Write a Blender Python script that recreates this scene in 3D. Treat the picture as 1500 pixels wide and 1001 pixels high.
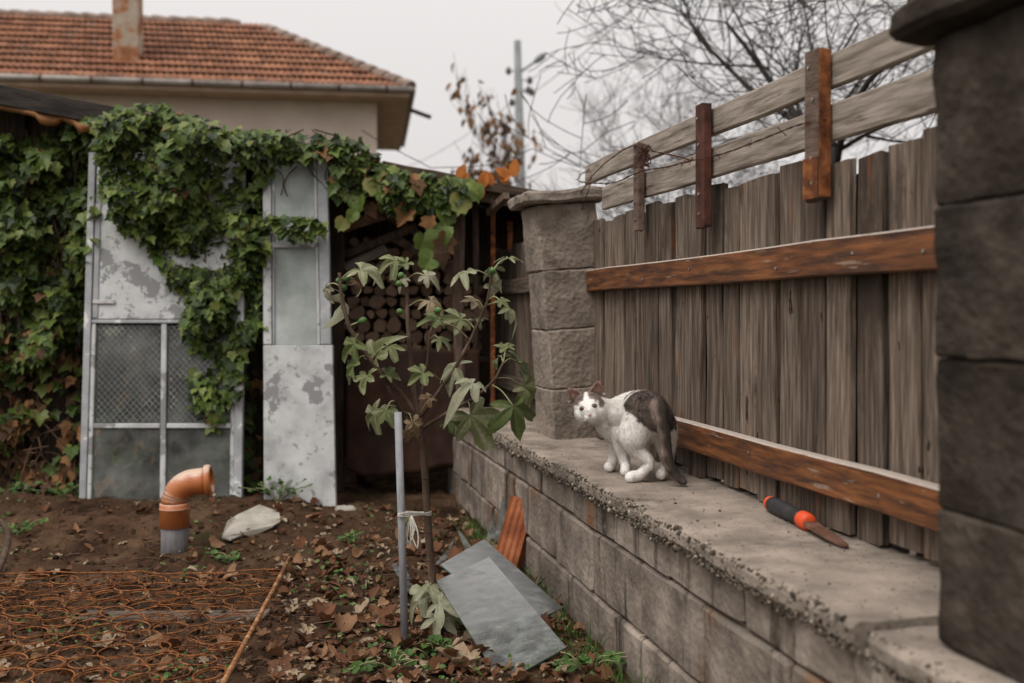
import bpy, bmesh, math, random
from mathutils import Vector, Matrix, noise
from math import sin, cos, pi, radians

for o in list(bpy.data.objects):
    bpy.data.objects.remove(o, do_unlink=True)
S = bpy.context.scene
COL = S.collection

# ------------------------------------------------------------------ camera
H, F = 1.02, 1458.0            # eye height (m), focal length in photo pixels (35 mm lens, 1500 px wide)
cam_d = bpy.data.cameras.new('camera'); cam = bpy.data.objects.new('camera', cam_d); COL.objects.link(cam)
cam.location = (0, 0, H); cam.rotation_euler = (pi/2, 0, 0)
cam_d.sensor_width = 36; cam_d.lens = 36*F/1500; cam_d.shift_y = (455-500.5)/1500
cam_d.clip_start = 0.05; cam_d.clip_end = 2000
cam_d.dof.use_dof = True; cam_d.dof.focus_distance = 3.14; cam_d.dof.aperture_fstop = 2.2
S.camera = cam

# ------------------------------------------------------------------ world (overcast) and sun
SUN_EL, SUN_AZ = radians(54), radians(222)       # azimuth measured from +Y towards +X
world = bpy.data.worlds.new('World'); S.world = world; world.use_nodes = True
wn = world.node_tree; wn.nodes.clear()
sky = wn.nodes.new('ShaderNodeTexSky'); sky.sky_type = 'NISHITA'; sky.sun_disc = False
sky.sun_elevation = SUN_EL; sky.sun_rotation = SUN_AZ; sky.dust_density = 4; sky.air_density = 1
hs = wn.nodes.new('ShaderNodeHueSaturation'); hs.inputs['Saturation'].default_value = 0.06
mx = wn.nodes.new('ShaderNodeMix'); mx.data_type = 'RGBA'; mx.inputs[0].default_value = 0.88
geo = wn.nodes.new('ShaderNodeTexCoord'); sep = wn.nodes.new('ShaderNodeSeparateXYZ'); wn.links.new(geo.outputs['Generated'], sep.inputs[0])
cl = wn.nodes.new('ShaderNodeMath'); cl.operation = 'MAXIMUM'; cl.inputs[1].default_value = 0; wn.links.new(sep.outputs[2], cl.inputs[0])
sq = wn.nodes.new('ShaderNodeMath'); sq.operation = 'POWER'; sq.inputs[1].default_value = 2; wn.links.new(cl.outputs[0], sq.inputs[0])
ma = wn.nodes.new('ShaderNodeMath'); ma.operation = 'MULTIPLY_ADD'; ma.inputs[1].default_value = 10.0; ma.inputs[2].default_value = 5.7; wn.links.new(sq.outputs[0], ma.inputs[0])
tn = wn.nodes.new('ShaderNodeVectorMath'); tn.operation = 'SCALE'; tn.inputs[0].default_value = (1.0, .955, .94); wn.links.new(ma.outputs[0], tn.inputs['Scale'])
wn.links.new(tn.outputs[0], mx.inputs[7])          # overcast cloud layer, brighter towards the zenith as overcast skies are
bg = wn.nodes.new('ShaderNodeBackground'); bg.inputs['Strength'].default_value = 0.1
wo = wn.nodes.new('ShaderNodeOutputWorld')
wn.links.new(sky.outputs[0], hs.inputs['Color']); wn.links.new(hs.outputs[0], mx.inputs[6])
wn.links.new(mx.outputs[2], bg.inputs['Color']); wn.links.new(bg.outputs[0], wo.inputs[0])
sun_d = bpy.data.lights.new('sun', 'SUN'); sun_d.energy = 1.4; sun_d.angle = radians(32); sun_d.color = (1, .96, .9)
sun = bpy.data.objects.new('sun', sun_d); COL.objects.link(sun)
sd = Vector((sin(SUN_AZ)*cos(SUN_EL), cos(SUN_AZ)*cos(SUN_EL), sin(SUN_EL)))
sun.rotation_euler = (-sd).to_track_quat('-Z', 'Y').to_euler(); sun.location = (0, 0, 12)
S.view_settings.view_transform = 'Standard'; S.view_settings.look = 'None'
S.view_settings.exposure = 0.45; S.view_settings.gamma = 1.0; S.view_settings.use_curve_mapping = False
S.render.engine = 'CYCLES'

# ------------------------------------------------------------------ helpers
rnd = random.Random(7)
def U(a, b): return rnd.uniform(a, b)
def W(px, py, Y): return Vector(((px-750)/F*Y, Y, H-(py-455)/F*Y))           # photo pixel + depth -> point
def G(px, py, z=0.0):                                                         # photo pixel on a level at height z
    Y = (H-z)*F/(py-455); return Vector(((px-750)/F*Y, Y, z))
TH = math.atan(.2456); UX = Vector((-sin(TH), cos(TH), 0)); NX = Vector((cos(TH), sin(TH), 0))
def wp(a, t, z): return NX*a + UX*t + Vector((0, 0, z))                        # wall frame: a = across, t = along
WROT = Matrix.Rotation(pi/2+TH, 4, 'Z')                                        # local x -> along the wall, local y -> yard side

def link(name, me, m=None, parent=None, mat4=None):
    o = bpy.data.objects.new(name, me); COL.objects.link(o)
    if me is not None and m is not None and len(me.materials) == 0: me.materials.append(m)
    if mat4 is not None: o.matrix_basis = mat4
    if parent is not None:
        o.parent = parent; o.matrix_parent_inverse = parent.matrix_basis.inverted()
    return o
def tag(o, label=None, cat=None, group=None, kind=None):
    if label: o['label'] = label
    if cat: o['category'] = cat
    if group: o['group'] = group
    if kind: o['kind'] = kind
    return o
def thing(name, loc, label, cat, group=None):
    o = bpy.data.objects.new(name, None); COL.objects.link(o); o.location = loc; o.empty_display_size = .05
    return tag(o, label, cat, group)
def mesh(name, v, f, smooth=False):
    me = bpy.data.meshes.new(name); me.from_pydata([tuple(p) for p in v], [], f); me.update()
    if smooth: me.polygons.foreach_set('use_smooth', [True]*len(me.polygons))
    return me
def bm_mesh(name, bm, smooth=False):
    me = bpy.data.meshes.new(name); bm.to_mesh(me); bm.free()
    if smooth: me.polygons.foreach_set('use_smooth', [True]*len(me.polygons))
    return me
def T(p): return Matrix.Translation(Vector(p))
def nz(p, s=1.0): return noise.noise(Vector(p)*s)

def box(sx, sy, sz, bev=.004, cuts=0, amp=0, fs=8, seed=0, name='box', smooth=False):
    """centred box, bevelled, optionally subdivided and roughened"""
    bm = bmesh.new(); bmesh.ops.create_cube(bm, size=1)
    for v in bm.verts: v.co = Vector((v.co.x*sx, v.co.y*sy, v.co.z*sz))
    if bev: bmesh.ops.bevel(bm, geom=bm.edges[:], offset=bev, segments=1, affect='EDGES', profile=.5)
    if cuts: bmesh.ops.subdivide_edges(bm, edges=[e for e in bm.edges if e.calc_length() > min(sx, sy, sz)*.5], cuts=cuts, use_grid_fill=True)
    if amp:
        off = Vector((seed*3.1, seed*1.7, seed*.9))
        for v in bm.verts:
            v.co += noise.noise_vector((v.co+off)*fs)*amp + noise.noise_vector((v.co+off)*fs*3.3)*amp*.45
    return bm_mesh(name, bm, smooth)

def plank(L, w, th, seed=0, bow=.002, n=6):
    """plank along local x with slightly uneven edges and ends"""
    r = random.Random(seed); bm = bmesh.new(); rings = []
    c = min(.004, th*.2)
    for i in range(n+1):
        x = -L/2+L*i/n; dy = r.uniform(-bow, bow); dz = r.uniform(-bow, bow); k = 1+r.uniform(-.02, .02)
        prof = [(-w/2, -th/2+c), (-w/2+c, -th/2), (w/2-c, -th/2), (w/2, -th/2+c), (w/2, th/2-c), (w/2-c, th/2), (-w/2+c, th/2), (-w/2, th/2-c)]
        ex = [r.uniform(-.004, .004) if i in (0, n) else 0 for _ in prof]
        rings.append([bm.verts.new((x+e, py*k+dy, pz+dz)) for (py, pz), e in zip(prof, ex)])
    for a, b in zip(rings, rings[1:]):
        for j in range(8): bm.faces.new((a[j], b[j], b[(j+1) % 8], a[(j+1) % 8]))
    bm.faces.new(rings[0]); bm.faces.new(rings[-1][::-1])
    bmesh.ops.recalc_face_normals(bm, faces=bm.faces[:])
    return bm_mesh('plank', bm)

def tube_into(V, Fc, pts, rad, sides=6, cap=True):
    pts = [Vector(p) for p in pts]; n = len(pts)
    if not hasattr(rad, '__len__'): rad = [rad]*n
    base = len(V); ref = Vector((.31, .17, .93))
    for i, p in enumerate(pts):
        d = (pts[min(i+1, n-1)]-pts[max(i-1, 0)])
        if d.length < 1e-9: d = Vector((0, 0, 1))
        d.normalize(); a = d.cross(ref)
        if a.length < .1: a = d.cross(Vector((1, 0, 0)))
        a.normalize(); b = d.cross(a)
        for j in range(sides):
            q = 2*pi*j/sides; V.append(p+(a*cos(q)+b*sin(q))*rad[i])
    for i in range(n-1):
        for j in range(sides):
            k = (j+1) % sides
            Fc.append((base+i*sides+j, base+i*sides+k, base+(i+1)*sides+k, base+(i+1)*sides+j))
    if cap:
        Fc.append(tuple(base+j for j in range(sides))[::-1]); Fc.append(tuple(base+(n-1)*sides+j for j in range(sides)))
def tube(name, pts, rad, m, parent=None, sides=8, smooth=True):
    V, Fc = [], []; tube_into(V, Fc, pts, rad, sides)
    return link(name, mesh(name, V, Fc, smooth), m, parent)
def spline(pts, n=6):
    pts = [Vector(p) for p in pts]; out = []
    P = [pts[0]*2-pts[1]]+pts+[pts[-1]*2-pts[-2]]
    for i in range(1, len(P)-2):
        for k in range(n):
            t = k/n; a, b, c, d = P[i-1:i+3]
            out.append(.5*((2*b)+(c-a)*t+(2*a-5*b+4*c-d)*t*t+(3*b-a-3*c+d)*t**3))
    out.append(pts[-1]); return out
def lerpr(r, n):  # resample radii to n values
    m = len(r)-1
    return [r[min(int(i*m/(n-1)), m-1)]*(1-(i*m/(n-1)-min(int(i*m/(n-1)), m-1)))+r[min(int(i*m/(n-1)), m-1)+1]*(i*m/(n-1)-min(int(i*m/(n-1)), m-1)) for i in range(n)]

# ------------------------------------------------------------------ materials
def pm(name, stops, scale=6, detail=6, stretch=(1, 1, 1), rough=.85, bump=.3, bscale=None, bdist=.01, randv=0, dirt=None,
       top=None, metallic=0, spec=.25, attr=None, vor=None, translucent=0, back=None, alpha_glass=None):
    m = bpy.data.materials.new(name); m.use_nodes = True; nt = m.node_tree; N = nt.nodes; L = nt.links
    b = N['Principled BSDF']; out = N['Material Output']
    b.inputs['Roughness'].default_value = rough; b.inputs['Metallic'].default_value = metallic
    b.inputs['Specular IOR Level'].default_value = spec
    tc = N.new('ShaderNodeTexCoord'); oi = N.new('ShaderNodeObjectInfo')
    ml = N.new('ShaderNodeMath'); ml.operation = 'MULTIPLY'; ml.inputs[1].default_value = 23.0; L.new(oi.outputs['Random'], ml.inputs[0])
    ad = N.new('ShaderNodeVectorMath'); ad.operation = 'ADD'; L.new(tc.outputs['Object'], ad.inputs[0]); L.new(ml.outputs[0], ad.inputs[1])
    mp = N.new('ShaderNodeMapping'); mp.inputs['Scale'].default_value = stretch; L.new(ad.outputs[0], mp.inputs[0])
    def nse(s, d=6, vec=None, rough_=.6):
        n = N.new('ShaderNodeTexNoise'); n.inputs['Scale'].default_value = s; n.inputs['Detail'].default_value = d
        n.inputs['Roughness'].default_value = rough_; L.new((vec or mp).outputs[0], n.inputs['Vector']); return n
    def ramp(src, st):
        r = N.new('ShaderNodeValToRGB'); e = r.color_ramp.elements
        while len(e) > 1: e.remove(e[-1])
        e[0].position = st[0][0]; e[0].color = (*st[0][1], 1)
        for p, c in st[1:]:
            k = e.new(p); k.color = (*c, 1)
        L.new(src, r.inputs[0]); return r.outputs[0]
    def mixc(fac, a, c, mode='MIX'):
        x = N.new('ShaderNodeMix'); x.data_type = 'RGBA'; x.blend_type = mode
        if isinstance(fac, (int, float)): x.inputs[0].default_value = fac
        else: L.new(fac, x.inputs[0])
        for v, i in ((a, 6), (c, 7)):
            if isinstance(v, tuple): x.inputs[i].default_value = (*v, 1)
            else: L.new(v, x.inputs[i])
        return x.outputs[2]
    def thr(src, lo, hi):
        r = N.new('ShaderNodeMapRange'); r.interpolation_type = 'SMOOTHSTEP'
        r.inputs[1].default_value = lo; r.inputs[2].default_value = hi; L.new(src, r.inputs[0]); return r.outputs[0]
    if attr:
        at = N.new('ShaderNodeAttribute'); at.attribute_name = attr
        c = ramp(at.outputs['Fac'], stops)
        n1 = nse(scale, detail); c = mixc(.55, c, ramp(n1.outputs['Fac'], [(.3, (.45, .45, .45)), (.7, (1.25, 1.25, 1.2))]), 'MULTIPLY')
    else:
        n1 = nse(scale, detail); c = ramp(n1.outputs['Fac'], [(.5+(p_-.5)*.66, c_) for p_, c_ in stops])
    if randv:
        h = N.new('ShaderNodeHueSaturation'); mr = N.new('ShaderNodeMapRange'); mr.inputs[3].default_value = 1-randv; mr.inputs[4].default_value = 1+randv
        L.new(oi.outputs['Random'], mr.inputs[0]); L.new(mr.outputs[0], h.inputs['Value']); L.new(c, h.inputs['Color']); c = h.outputs[0]
    for dd in (dirt or []):
        col, s, lo, hi = dd[:4]; st = dd[4] if len(dd) > 4 else None
        vec = mp
        if st:
            vec = N.new('ShaderNodeMapping'); vec.inputs['Scale'].default_value = st; L.new(ad.outputs[0], vec.inputs[0])
        n2 = nse(s, 8, vec, .65); c = mixc(thr(n2.outputs['Fac'], lo, hi), c, col)
    if back:
        ge = N.new('ShaderNodeNewGeometry'); c = mixc(ge.outputs['Backfacing'], c, mixc(.6, c, back))
    if top:
        ge = N.new('ShaderNodeNewGeometry'); sp = N.new('ShaderNodeSeparateXYZ'); L.new(ge.outputs['True Normal'], sp.inputs[0])
        n3 = nse(30, 4); sm = N.new('ShaderNodeMath'); sm.operation = 'MULTIPLY_ADD'; sm.inputs[1].default_value = .6
        L.new(n3.outputs['Fac'], sm.inputs[0]); L.new(sp.outputs[2], sm.inputs[2])
        c = mixc(thr(sm.outputs[0], .75, 1.05), c, top)
    L.new(c, b.inputs['Base Color'])
    if bump:
        nb = nse(bscale or scale*4, 8); hgt = nb.outputs['Fac']
        if vor:
            vo = N.new('ShaderNodeTexVoronoi'); vo.inputs['Scale'].default_value = vor; L.new(ad.outputs[0], vo.inputs['Vector'])
            sm = N.new('ShaderNodeMath'); sm.operation = 'ADD'; L.new(hgt, sm.inputs[0]); L.new(vo.outputs['Distance'], sm.inputs[1]); hgt = sm.outputs[0]
        bp = N.new('ShaderNodeBump'); bp.inputs['Strength'].default_value = bump; bp.inputs['Distance'].default_value = bdist
        L.new(hgt, bp.inputs['Height']); L.new(bp.outputs[0], b.inputs['Normal'])
    sh = b.outputs[0]
    if translucent:
        tr = N.new('ShaderNodeBsdfTranslucent'); L.new(c, tr.inputs[0]); ms = N.new('ShaderNodeMixShader'); ms.inputs[0].default_value = translucent
        L.new(sh, ms.inputs[1]); L.new(tr.outputs[0], ms.inputs[2]); sh = ms.outputs[0]
    if alpha_glass:      # dusty pane: part see-through, dust film in patches
        tint, lo, hi, base = alpha_glass
        tr = N.new('ShaderNodeBsdfTransparent'); tr.inputs[0].default_value = (*tint, 1)
        gl = N.new('ShaderNodeBsdfGlossy'); gl.inputs['Roughness'].default_value = .3; gl.inputs[0].default_value = (.22, .22, .22, 1)
        fr = N.new('ShaderNodeFresnel'); fr.inputs[0].default_value = 1.5
        g1 = N.new('ShaderNodeMixShader'); L.new(fr.outputs[0], g1.inputs[0]); L.new(tr.outputs[0], g1.inputs[1]); L.new(gl.outputs[0], g1.inputs[2])
        n4 = nse(scale*.7, 8); mr = N.new('ShaderNodeMapRange'); mr.inputs[1].default_value = .38; mr.inputs[2].default_value = .62
        mr.inputs[3].default_value = lo; mr.inputs[4].default_value = hi; L.new(n4.outputs['Fac'], mr.inputs[0])
        ms = N.new('ShaderNodeMixShader'); L.new(mr.outputs[0], ms.inputs[0]); L.new(g1.outputs[0], ms.inputs[1]); L.new(sh, ms.inputs[2]); sh = ms.outputs[0]
    L.new(sh, out.inputs[0]); return m

def g3(v, r=1.04, gg=.86, b=.71): return (v*r, v*gg, v*b)
M = {}
M['soil'] = pm('soil', [(.25, (.022, .012, .007)), (.5, (.060, .033, .019)), (.75, (.105, .063, .038))], 5, 10, bump=.9, bscale=45, bdist=.02, rough=1, spec=.1,
               dirt=[((.035, .03, .012), 3, .55, .7)])
M['far_ground'] = pm('far_ground', [(.3, (.05, .045, .025)), (.7, (.09, .08, .045))], 2, 8)
M['block'] = pm('concrete_block', [(.2, g3(.09)), (.5, g3(.19)), (.8, g3(.31))], 7, 12, bump=.55, bscale=60, bdist=.005, randv=.15, rough=.95, spec=.15, vor=55,
                dirt=[((.17, .085, .04), 3.0, .54, .70, (1, 1, .35)), ((.03, .022, .016), 5, .53, .68, (2.2, 2.2, .22)), ((.34, .3, .25), 6, .62, .72), ((.03, .025, .02), 75, .66, .72)])
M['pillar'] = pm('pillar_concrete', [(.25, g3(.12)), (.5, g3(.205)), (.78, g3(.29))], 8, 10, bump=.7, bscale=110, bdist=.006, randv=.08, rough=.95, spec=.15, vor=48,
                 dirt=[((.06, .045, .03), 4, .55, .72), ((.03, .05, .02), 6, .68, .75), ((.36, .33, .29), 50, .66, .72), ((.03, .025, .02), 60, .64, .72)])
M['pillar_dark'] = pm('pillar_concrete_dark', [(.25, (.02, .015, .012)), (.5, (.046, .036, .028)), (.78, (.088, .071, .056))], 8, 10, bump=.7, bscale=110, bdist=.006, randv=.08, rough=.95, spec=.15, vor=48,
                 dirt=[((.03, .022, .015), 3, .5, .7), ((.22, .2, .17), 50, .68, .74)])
M['cap'] = pm('cap_concrete', [(.2, g3(.15)), (.5, g3(.25)), (.8, g3(.36))], 7, 12, bump=.7, bscale=60, bdist=.006, rough=.95, spec=.15,
              dirt=[((.12, .1, .078), 4, .52, .68), ((.05, .045, .035), 18, .64, .72), ((.4, .36, .3), 40, .64, .72), ((.05, .042, .033), 75, .6, .68)])
M['pebble'] = pm('pebble', [(.0, (.028, .022, .017)), (.4, (.09, .07, .052)), (.7, (.2, .165, .13)), (1, (.42, .36, .29))], 60, 3, bump=.3, attr='v', rough=.8)
M['moss'] = pm('moss', [(.3, (.03, .04, .012)), (.7, (.07, .085, .03))], 20, 6, bump=.8)
M['wood'] = pm('weathered_wood', [(.2, (.046, .034, .026)), (.5, (.125, .094, .072)), (.8, (.24, .187, .15))], 4, 12, (1.2, 20, 20), bump=.9, bscale=9, bdist=.006, randv=.34, rough=.9, spec=.15,
               dirt=[((.17, .06, .02), 2.0, .60, .70, (.8, 10, 10)), ((.022, .016, .012), 3, .62, .72, (1, 12, 12)), ((.018, .013, .01), 7, .655, .685, (1, 2.5, 2.5)), ((.05, .037, .028), 1.6, .54, .66, (1, 2, 2))])
M['wood_dark'] = pm('dark_batten_wood', [(.25, (.015, .011, .009)), (.75, (.05, .037, .03))], 4, 8, (1, 14, 14), bump=.4)
M['plank'] = pm('grey_plank_wood', [(.25, (.13, .105, .085)), (.5, (.25, .21, .175)), (.75, (.36, .31, .265))], 5, 9, (1, 12, 12), bump=.6, bscale=9, bdist=.004, randv=.08, rough=.9, spec=.15,
                dirt=[((.06, .04, .03), 4, .55, .7, (1, 14, 14)), ((.03, .02, .015), 7, .70, .74, (1, 2.5, 2.5))])
M['stain'] = pm('brown_stained_wood', [(.25, (.04, .015, .007)), (.5, (.12, .042, .013)), (.75, (.23, .085, .026))], 6, 9, (1, 10, 10), bump=.4, bscale=9, bdist=.003, rough=.55, spec=.4,
                dirt=[((.035, .018, .012), 3, .5, .68, (1, 7, 7)), ((.27, .2, .15), 5, .6, .68, (1, 9, 9)), ((.4, .34, .28), 16, .69, .72)], top=(.42, .36, .31))
M['rust'] = pm('rusted_metal', [(.25, (.055, .018, .008)), (.5, (.15, .05, .018)), (.75, (.3, .11, .035))], 25, 8, bump=.5, bscale=120, bdist=.002, rough=.8, metallic=.15)
M['rust_dark'] = pm('dark_rusted_metal', [(.3, (.04, .016, .012)), (.7, (.11, .042, .028))], 20, 8, bump=.4, bdist=.002, rough=.7, metallic=.2)
M['rust_wire'] = pm('rusted_spring_wire', [(.25, (.06, .021, .008)), (.5, (.18, .066, .02)), (.75, (.31, .12, .038))], 40, 4, bump=.3, rough=.85)
M['rod'] = pm('rusted_rod', [(.25, (.08, .03, .012)), (.5, (.23, .1, .04)), (.75, (.42, .24, .12))], 30, 5, bump=.4, rough=.8)
M['steel'] = pm('dull_steel', [(.3, (.3, .29, .28)), (.7, (.45, .44, .43))], 20, 4, bump=0, rough=.45, metallic=.7)
M['peel'] = pm('peeling_white_paint', [(.25, (.3, .305, .3)), (.5, (.42, .425, .42)), (.75, (.5, .505, .5))], 7, 10, bump=.3, bscale=40, bdist=.003, rough=.6,
               dirt=[((.2, .2, .2), 4.6, .545, .565), ((.24, .235, .22), 20, .58, .63), ((.12, .1, .085), 30, .7, .75)])
M['peel_grey'] = pm('worn_grey_paint', [(.3, (.24, .245, .25)), (.7, (.36, .365, .37))], 9, 8, bump=.3, bscale=40, bdist=.003, rough=.65,
               dirt=[((.58, .58, .57), 9, .58, .62), ((.11, .085, .065), 20, .68, .73)])
M['glass_old'] = pm('dusty_wired_glass', [(.3, (.2, .21, .19)), (.7, (.34, .35, .32))], 6, 8, bump=.3, bscale=60, rough=.5, alpha_glass=((.82, .85, .82), .08, .36, 0))
M['glass_fog'] = pm('fogged_glass', [(.3, (.27, .3, .28)), (.7, (.42, .45, .43))], 4, 8, bump=.3, bscale=60, rough=.5, alpha_glass=((.75, .8, .77), .55, .9, 0))
M['glass_sheet'] = pm('dusty_sheet_glass', [(.3, (.10, .105, .096)), (.5, (.16, .168, .157)), (.75, (.25, .255, .24))], 22, 12, (1, 2.4, 1), bump=.15, bscale=80, rough=.5, alpha_glass=((.8, .86, .82), .04, .66, 0))
M['glass_edge'] = pm('glass_cut_edge', [(.3, (.05, .16, .12)), (.7, (.1, .26, .2))], 20, 3, bump=0, rough=.2, spec=.5)
M['orange_pvc'] = pm('orange_plastic', [(.25, (.3, .085, .022)), (.6, (.42, .135, .04)), (.8, (.5, .22, .095))], 5, 6, bump=.1, bscale=60, rough=.38, spec=.5, dirt=[((.16, .06, .03), 14, .62, .74)], top=(.5, .36, .27))
M['grey_pvc'] = pm('grey_plastic', [(.3, (.13, .125, .13)), (.7, (.19, .18, .185))], 12, 6, (6, 6, 1), bump=.2, rough=.6, dirt=[((.1, .06, .035), 8, .55, .7)])
M['stake'] = pm('grey_plastic_stake', [(.3, (.2, .2, .21)), (.7, (.28, .28, .295))], 20, 5, (4, 4, 1), bump=.15, rough=.5, dirt=[((.12, .08, .05), 12, .62, .75)])
M['string'] = pm('white_string', [(.3, (.6, .57, .5)), (.7, (.78, .75, .68))], 60, 3, bump=.4, rough=.9)
M['bark'] = pm('fig_bark', [(.25, (.035, .022, .015)), (.6, (.085, .055, .038)), (.8, (.15, .1, .07))], 22, 6, (1, 1, .5), bump=.5, bdist=.003)
M['twig'] = pm('dark_bare_branch', [(.3, (.018, .014, .012)), (.7, (.05, .04, .035))], 8, 5, bump=.3)
M['far_twig'] = pm('grey_bare_branch', [(.3, (.08, .07, .066)), (.7, (.14, .125, .118))], 8, 5, bump=0)
M['stem'] = pm('vine_stem', [(.3, (.05, .03, .02)), (.7, (.12, .07, .045))], 12, 5, bump=.3)
M['petiole'] = pm('fig_petiole', [(.3, (.17, .17, .08)), (.7, (.28, .27, .15))], 12, 5, bump=0)
M['fruit'] = pm('green_fig', [(.3, (.045, .1, .025)), (.7, (.09, .17, .05))], 20, 4, bump=.1, rough=.5)
M['ivy'] = pm('vine_leaf', [(0, (.016, .03, .007)), (.4, (.06, .102, .018)), (.75, (.125, .18, .033)), (.9, (.18, .21, .048)), (1, (.22, .19, .055))], 14, 4, bump=.15, attr='v', rough=.5, spec=.35, translucent=.22, randv=.1)
M['dead_vine'] = pm('dead_vine_leaf', [(0, (.05, .026, .014)), (.5, (.13, .07, .035)), (1, (.3, .15, .06))], 14, 4, bump=.2, attr='v', rough=.8, translucent=.15)
M['autumn'] = pm('orange_autumn_leaf', [(0, (.35, .1, .02)), (1, (.5, .19, .04))], 14, 4, bump=.2, attr='v', rough=.7, translucent=.25)
M['fig'] = pm('fig_leaf', [(0, (.03, .05, .012)), (.35, (.085, .108, .03)), (.6, (.16, .17, .075)), (.8, (.29, .285, .2)), (.9, (.22, .15, .08)), (1, (.1, .05, .03))], 16, 6, bump=.25, bscale=60, attr='v', rough=.6, spec=.3, translucent=.15, back=(.24, .26, .17))
M['dry'] = pm('dry_leaf', [(0, (.06, .025, .013)), (.35, (.15, .065, .03)), (.6, (.25, .14, .075)), (.85, (.33, .26, .18)), (1, (.38, .34, .27))], 18, 6, bump=.35, bscale=70, attr='v', rough=.8, translucent=.1, dirt=[((.06, .03, .02), 14, .6, .75)])
M['weed'] = pm('weed_leaf', [(0, (.03, .07, .014)), (.5, (.07, .14, .03)), (1, (.12, .2, .055))], 14, 4, bump=.1, attr='v', rough=.6, translucent=.2)
M['clay'] = pm('terracotta_tile', [(.25, (.13, .054, .029)), (.55, (.225, .096, .05)), (.8, (.31, .155, .09))], 5, 6, bump=.3, bscale=30, rough=.85, randv=.25, dirt=[((.17, .13, .11), 3, .58, .7), ((.06, .04, .03), 5, .66, .74)])
M['ridge'] = pm('weathered_ridge_tile', [(.3, (.14, .1, .08)), (.7, (.27, .2, .16))], 6, 6, bump=.3, randv=.15)
M['clay_block'] = pm('hollow_clay_brick', [(.25, (.17, .05, .02)), (.6, (.27, .085, .033)), (.8, (.34, .13, .06))], 12, 6, bump=.3, bscale=60, rough=.85)
M['stucco'] = pm('house_stucco', [(.3, (.52, .425, .36)), (.7, (.6, .5, .43))], 2, 8, bump=.3, bscale=40, rough=.95)
M['soffit'] = pm('soffit_boards', [(.3, (.3, .21, .15)), (.7, (.4, .29, .21))], 4, 6, bump=.1)
M['gutter'] = pm('zinc_gutter', [(.3, (.2, .175, .155)), (.7, (.36, .32, .29))], 3, 6, bump=.1, rough=.6)
M['chimney'] = pm('chimney_brick_render', [(.2, (.1, .045, .025)), (.45, (.3, .13, .06)), (.55, (.32, .25, .19)), (.8, (.4, .34, .28))], 3.5, 8, bump=.5, bscale=14, rough=.95)
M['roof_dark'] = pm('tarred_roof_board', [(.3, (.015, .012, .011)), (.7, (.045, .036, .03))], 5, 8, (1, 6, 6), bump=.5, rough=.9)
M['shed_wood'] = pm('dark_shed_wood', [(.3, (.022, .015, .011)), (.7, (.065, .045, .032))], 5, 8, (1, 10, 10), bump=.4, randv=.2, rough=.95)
M['post'] = pm('shed_post_wood', [(.3, (.07, .045, .033)), (.7, (.16, .11, .085))], 8, 6, (4, 4, 1), bump=.4)
M['membrane'] = pm('torn_orange_membrane', [(.3, (.42, .2, .08)), (.7, (.58, .31, .15))], 9, 6, bump=.3, rough=.6, translucent=.3)
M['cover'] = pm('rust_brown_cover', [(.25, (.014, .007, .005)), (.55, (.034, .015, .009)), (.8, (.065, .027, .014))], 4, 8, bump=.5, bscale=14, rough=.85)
M['log'] = pm('firewood', [(.25, (.12, .075, .05)), (.5, (.24, .155, .105)), (.8, (.38, .265, .19))], 14, 6, bump=.5, randv=.4)
M['stone'] = pm('pale_stone', [(.3, (.26, .24, .2)), (.7, (.4, .37, .32))], 12, 8, bump=.6, bscale=50)
M['pole'] = pm('grey_pole', [(.3, (.15, .16, .16)), (.7, (.23, .24, .24))], 2, 6, bump=.1)
M['rubber'] = pm('black_rubber_grip', [(.3, (.022, .02, .022)), (.7, (.05, .045, .047))], 12, 4, bump=.2, rough=.55, dirt=[((.16, .13, .11), 8, .6, .8)])
M['red_pl'] = pm('orange_red_plastic', [(.3, (.62, .07, .02)), (.7, (.75, .11, .035))], 12, 4, bump=0, rough=.45)
M['blade'] = pm('rusty_blade', [(.3, (.1, .045, .028)), (.7, (.22, .12, .085))], 14, 6, bump=.3, rough=.65, metallic=.3)
M['iris'] = pm('amber_iris', [(.3, (.15, .1, .035)), (.7, (.24, .17, .065))], 200, 2, bump=0, rough=.1, spec=.6)
M['pupil'] = pm('pupil', [(0, (.005, .005, .005)), (1, (.006, .005, .005))], 5, 1, bump=0, rough=.05, spec=.6)
M['nose'] = pm('pink_nose', [(.3, (.5, .24, .19)), (.7, (.58, .3, .24))], 90, 2, bump=.2, rough=.5)
def colmat(name, rough=.75):
    m = bpy.data.materials.new(name); m.use_nodes = True; nt = m.node_tree; b = nt.nodes['Principled BSDF']
    a = nt.nodes.new('ShaderNodeAttribute'); a.attribute_name = 'coat'; nt.links.new(a.outputs['Color'], b.inputs['Base Color'])
    b.inputs['Roughness'].default_value = rough; b.inputs['Specular IOR Level'].default_value = .15
    b.inputs['Sheen Weight'].default_value = .15
    return m
M['coat'] = colmat('cat_coat')
M['fur'] = colmat('cat_fur'); _n = M['fur'].node_tree; _t = _n.nodes.new('ShaderNodeBsdfTranslucent'); _x = _n.nodes.new('ShaderNodeMixShader'); _x.inputs[0].default_value = .45
_a = [n for n in _n.nodes if n.type == 'ATTRIBUTE'][0]; _n.links.new(_a.outputs['Color'], _t.inputs[0]); _n.links.new(_n.nodes['Principled BSDF'].outputs[0], _x.inputs[1])
_n.links.new(_t.outputs[0], _x.inputs[2]); _n.links.new(_x.outputs[0], _n.nodes['Material Output'].inputs[0])
def setv(me, vals, name='v'):
    at = me.attributes.new(name, 'FLOAT', 'POINT'); at.data.foreach_set('value', vals)

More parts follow.
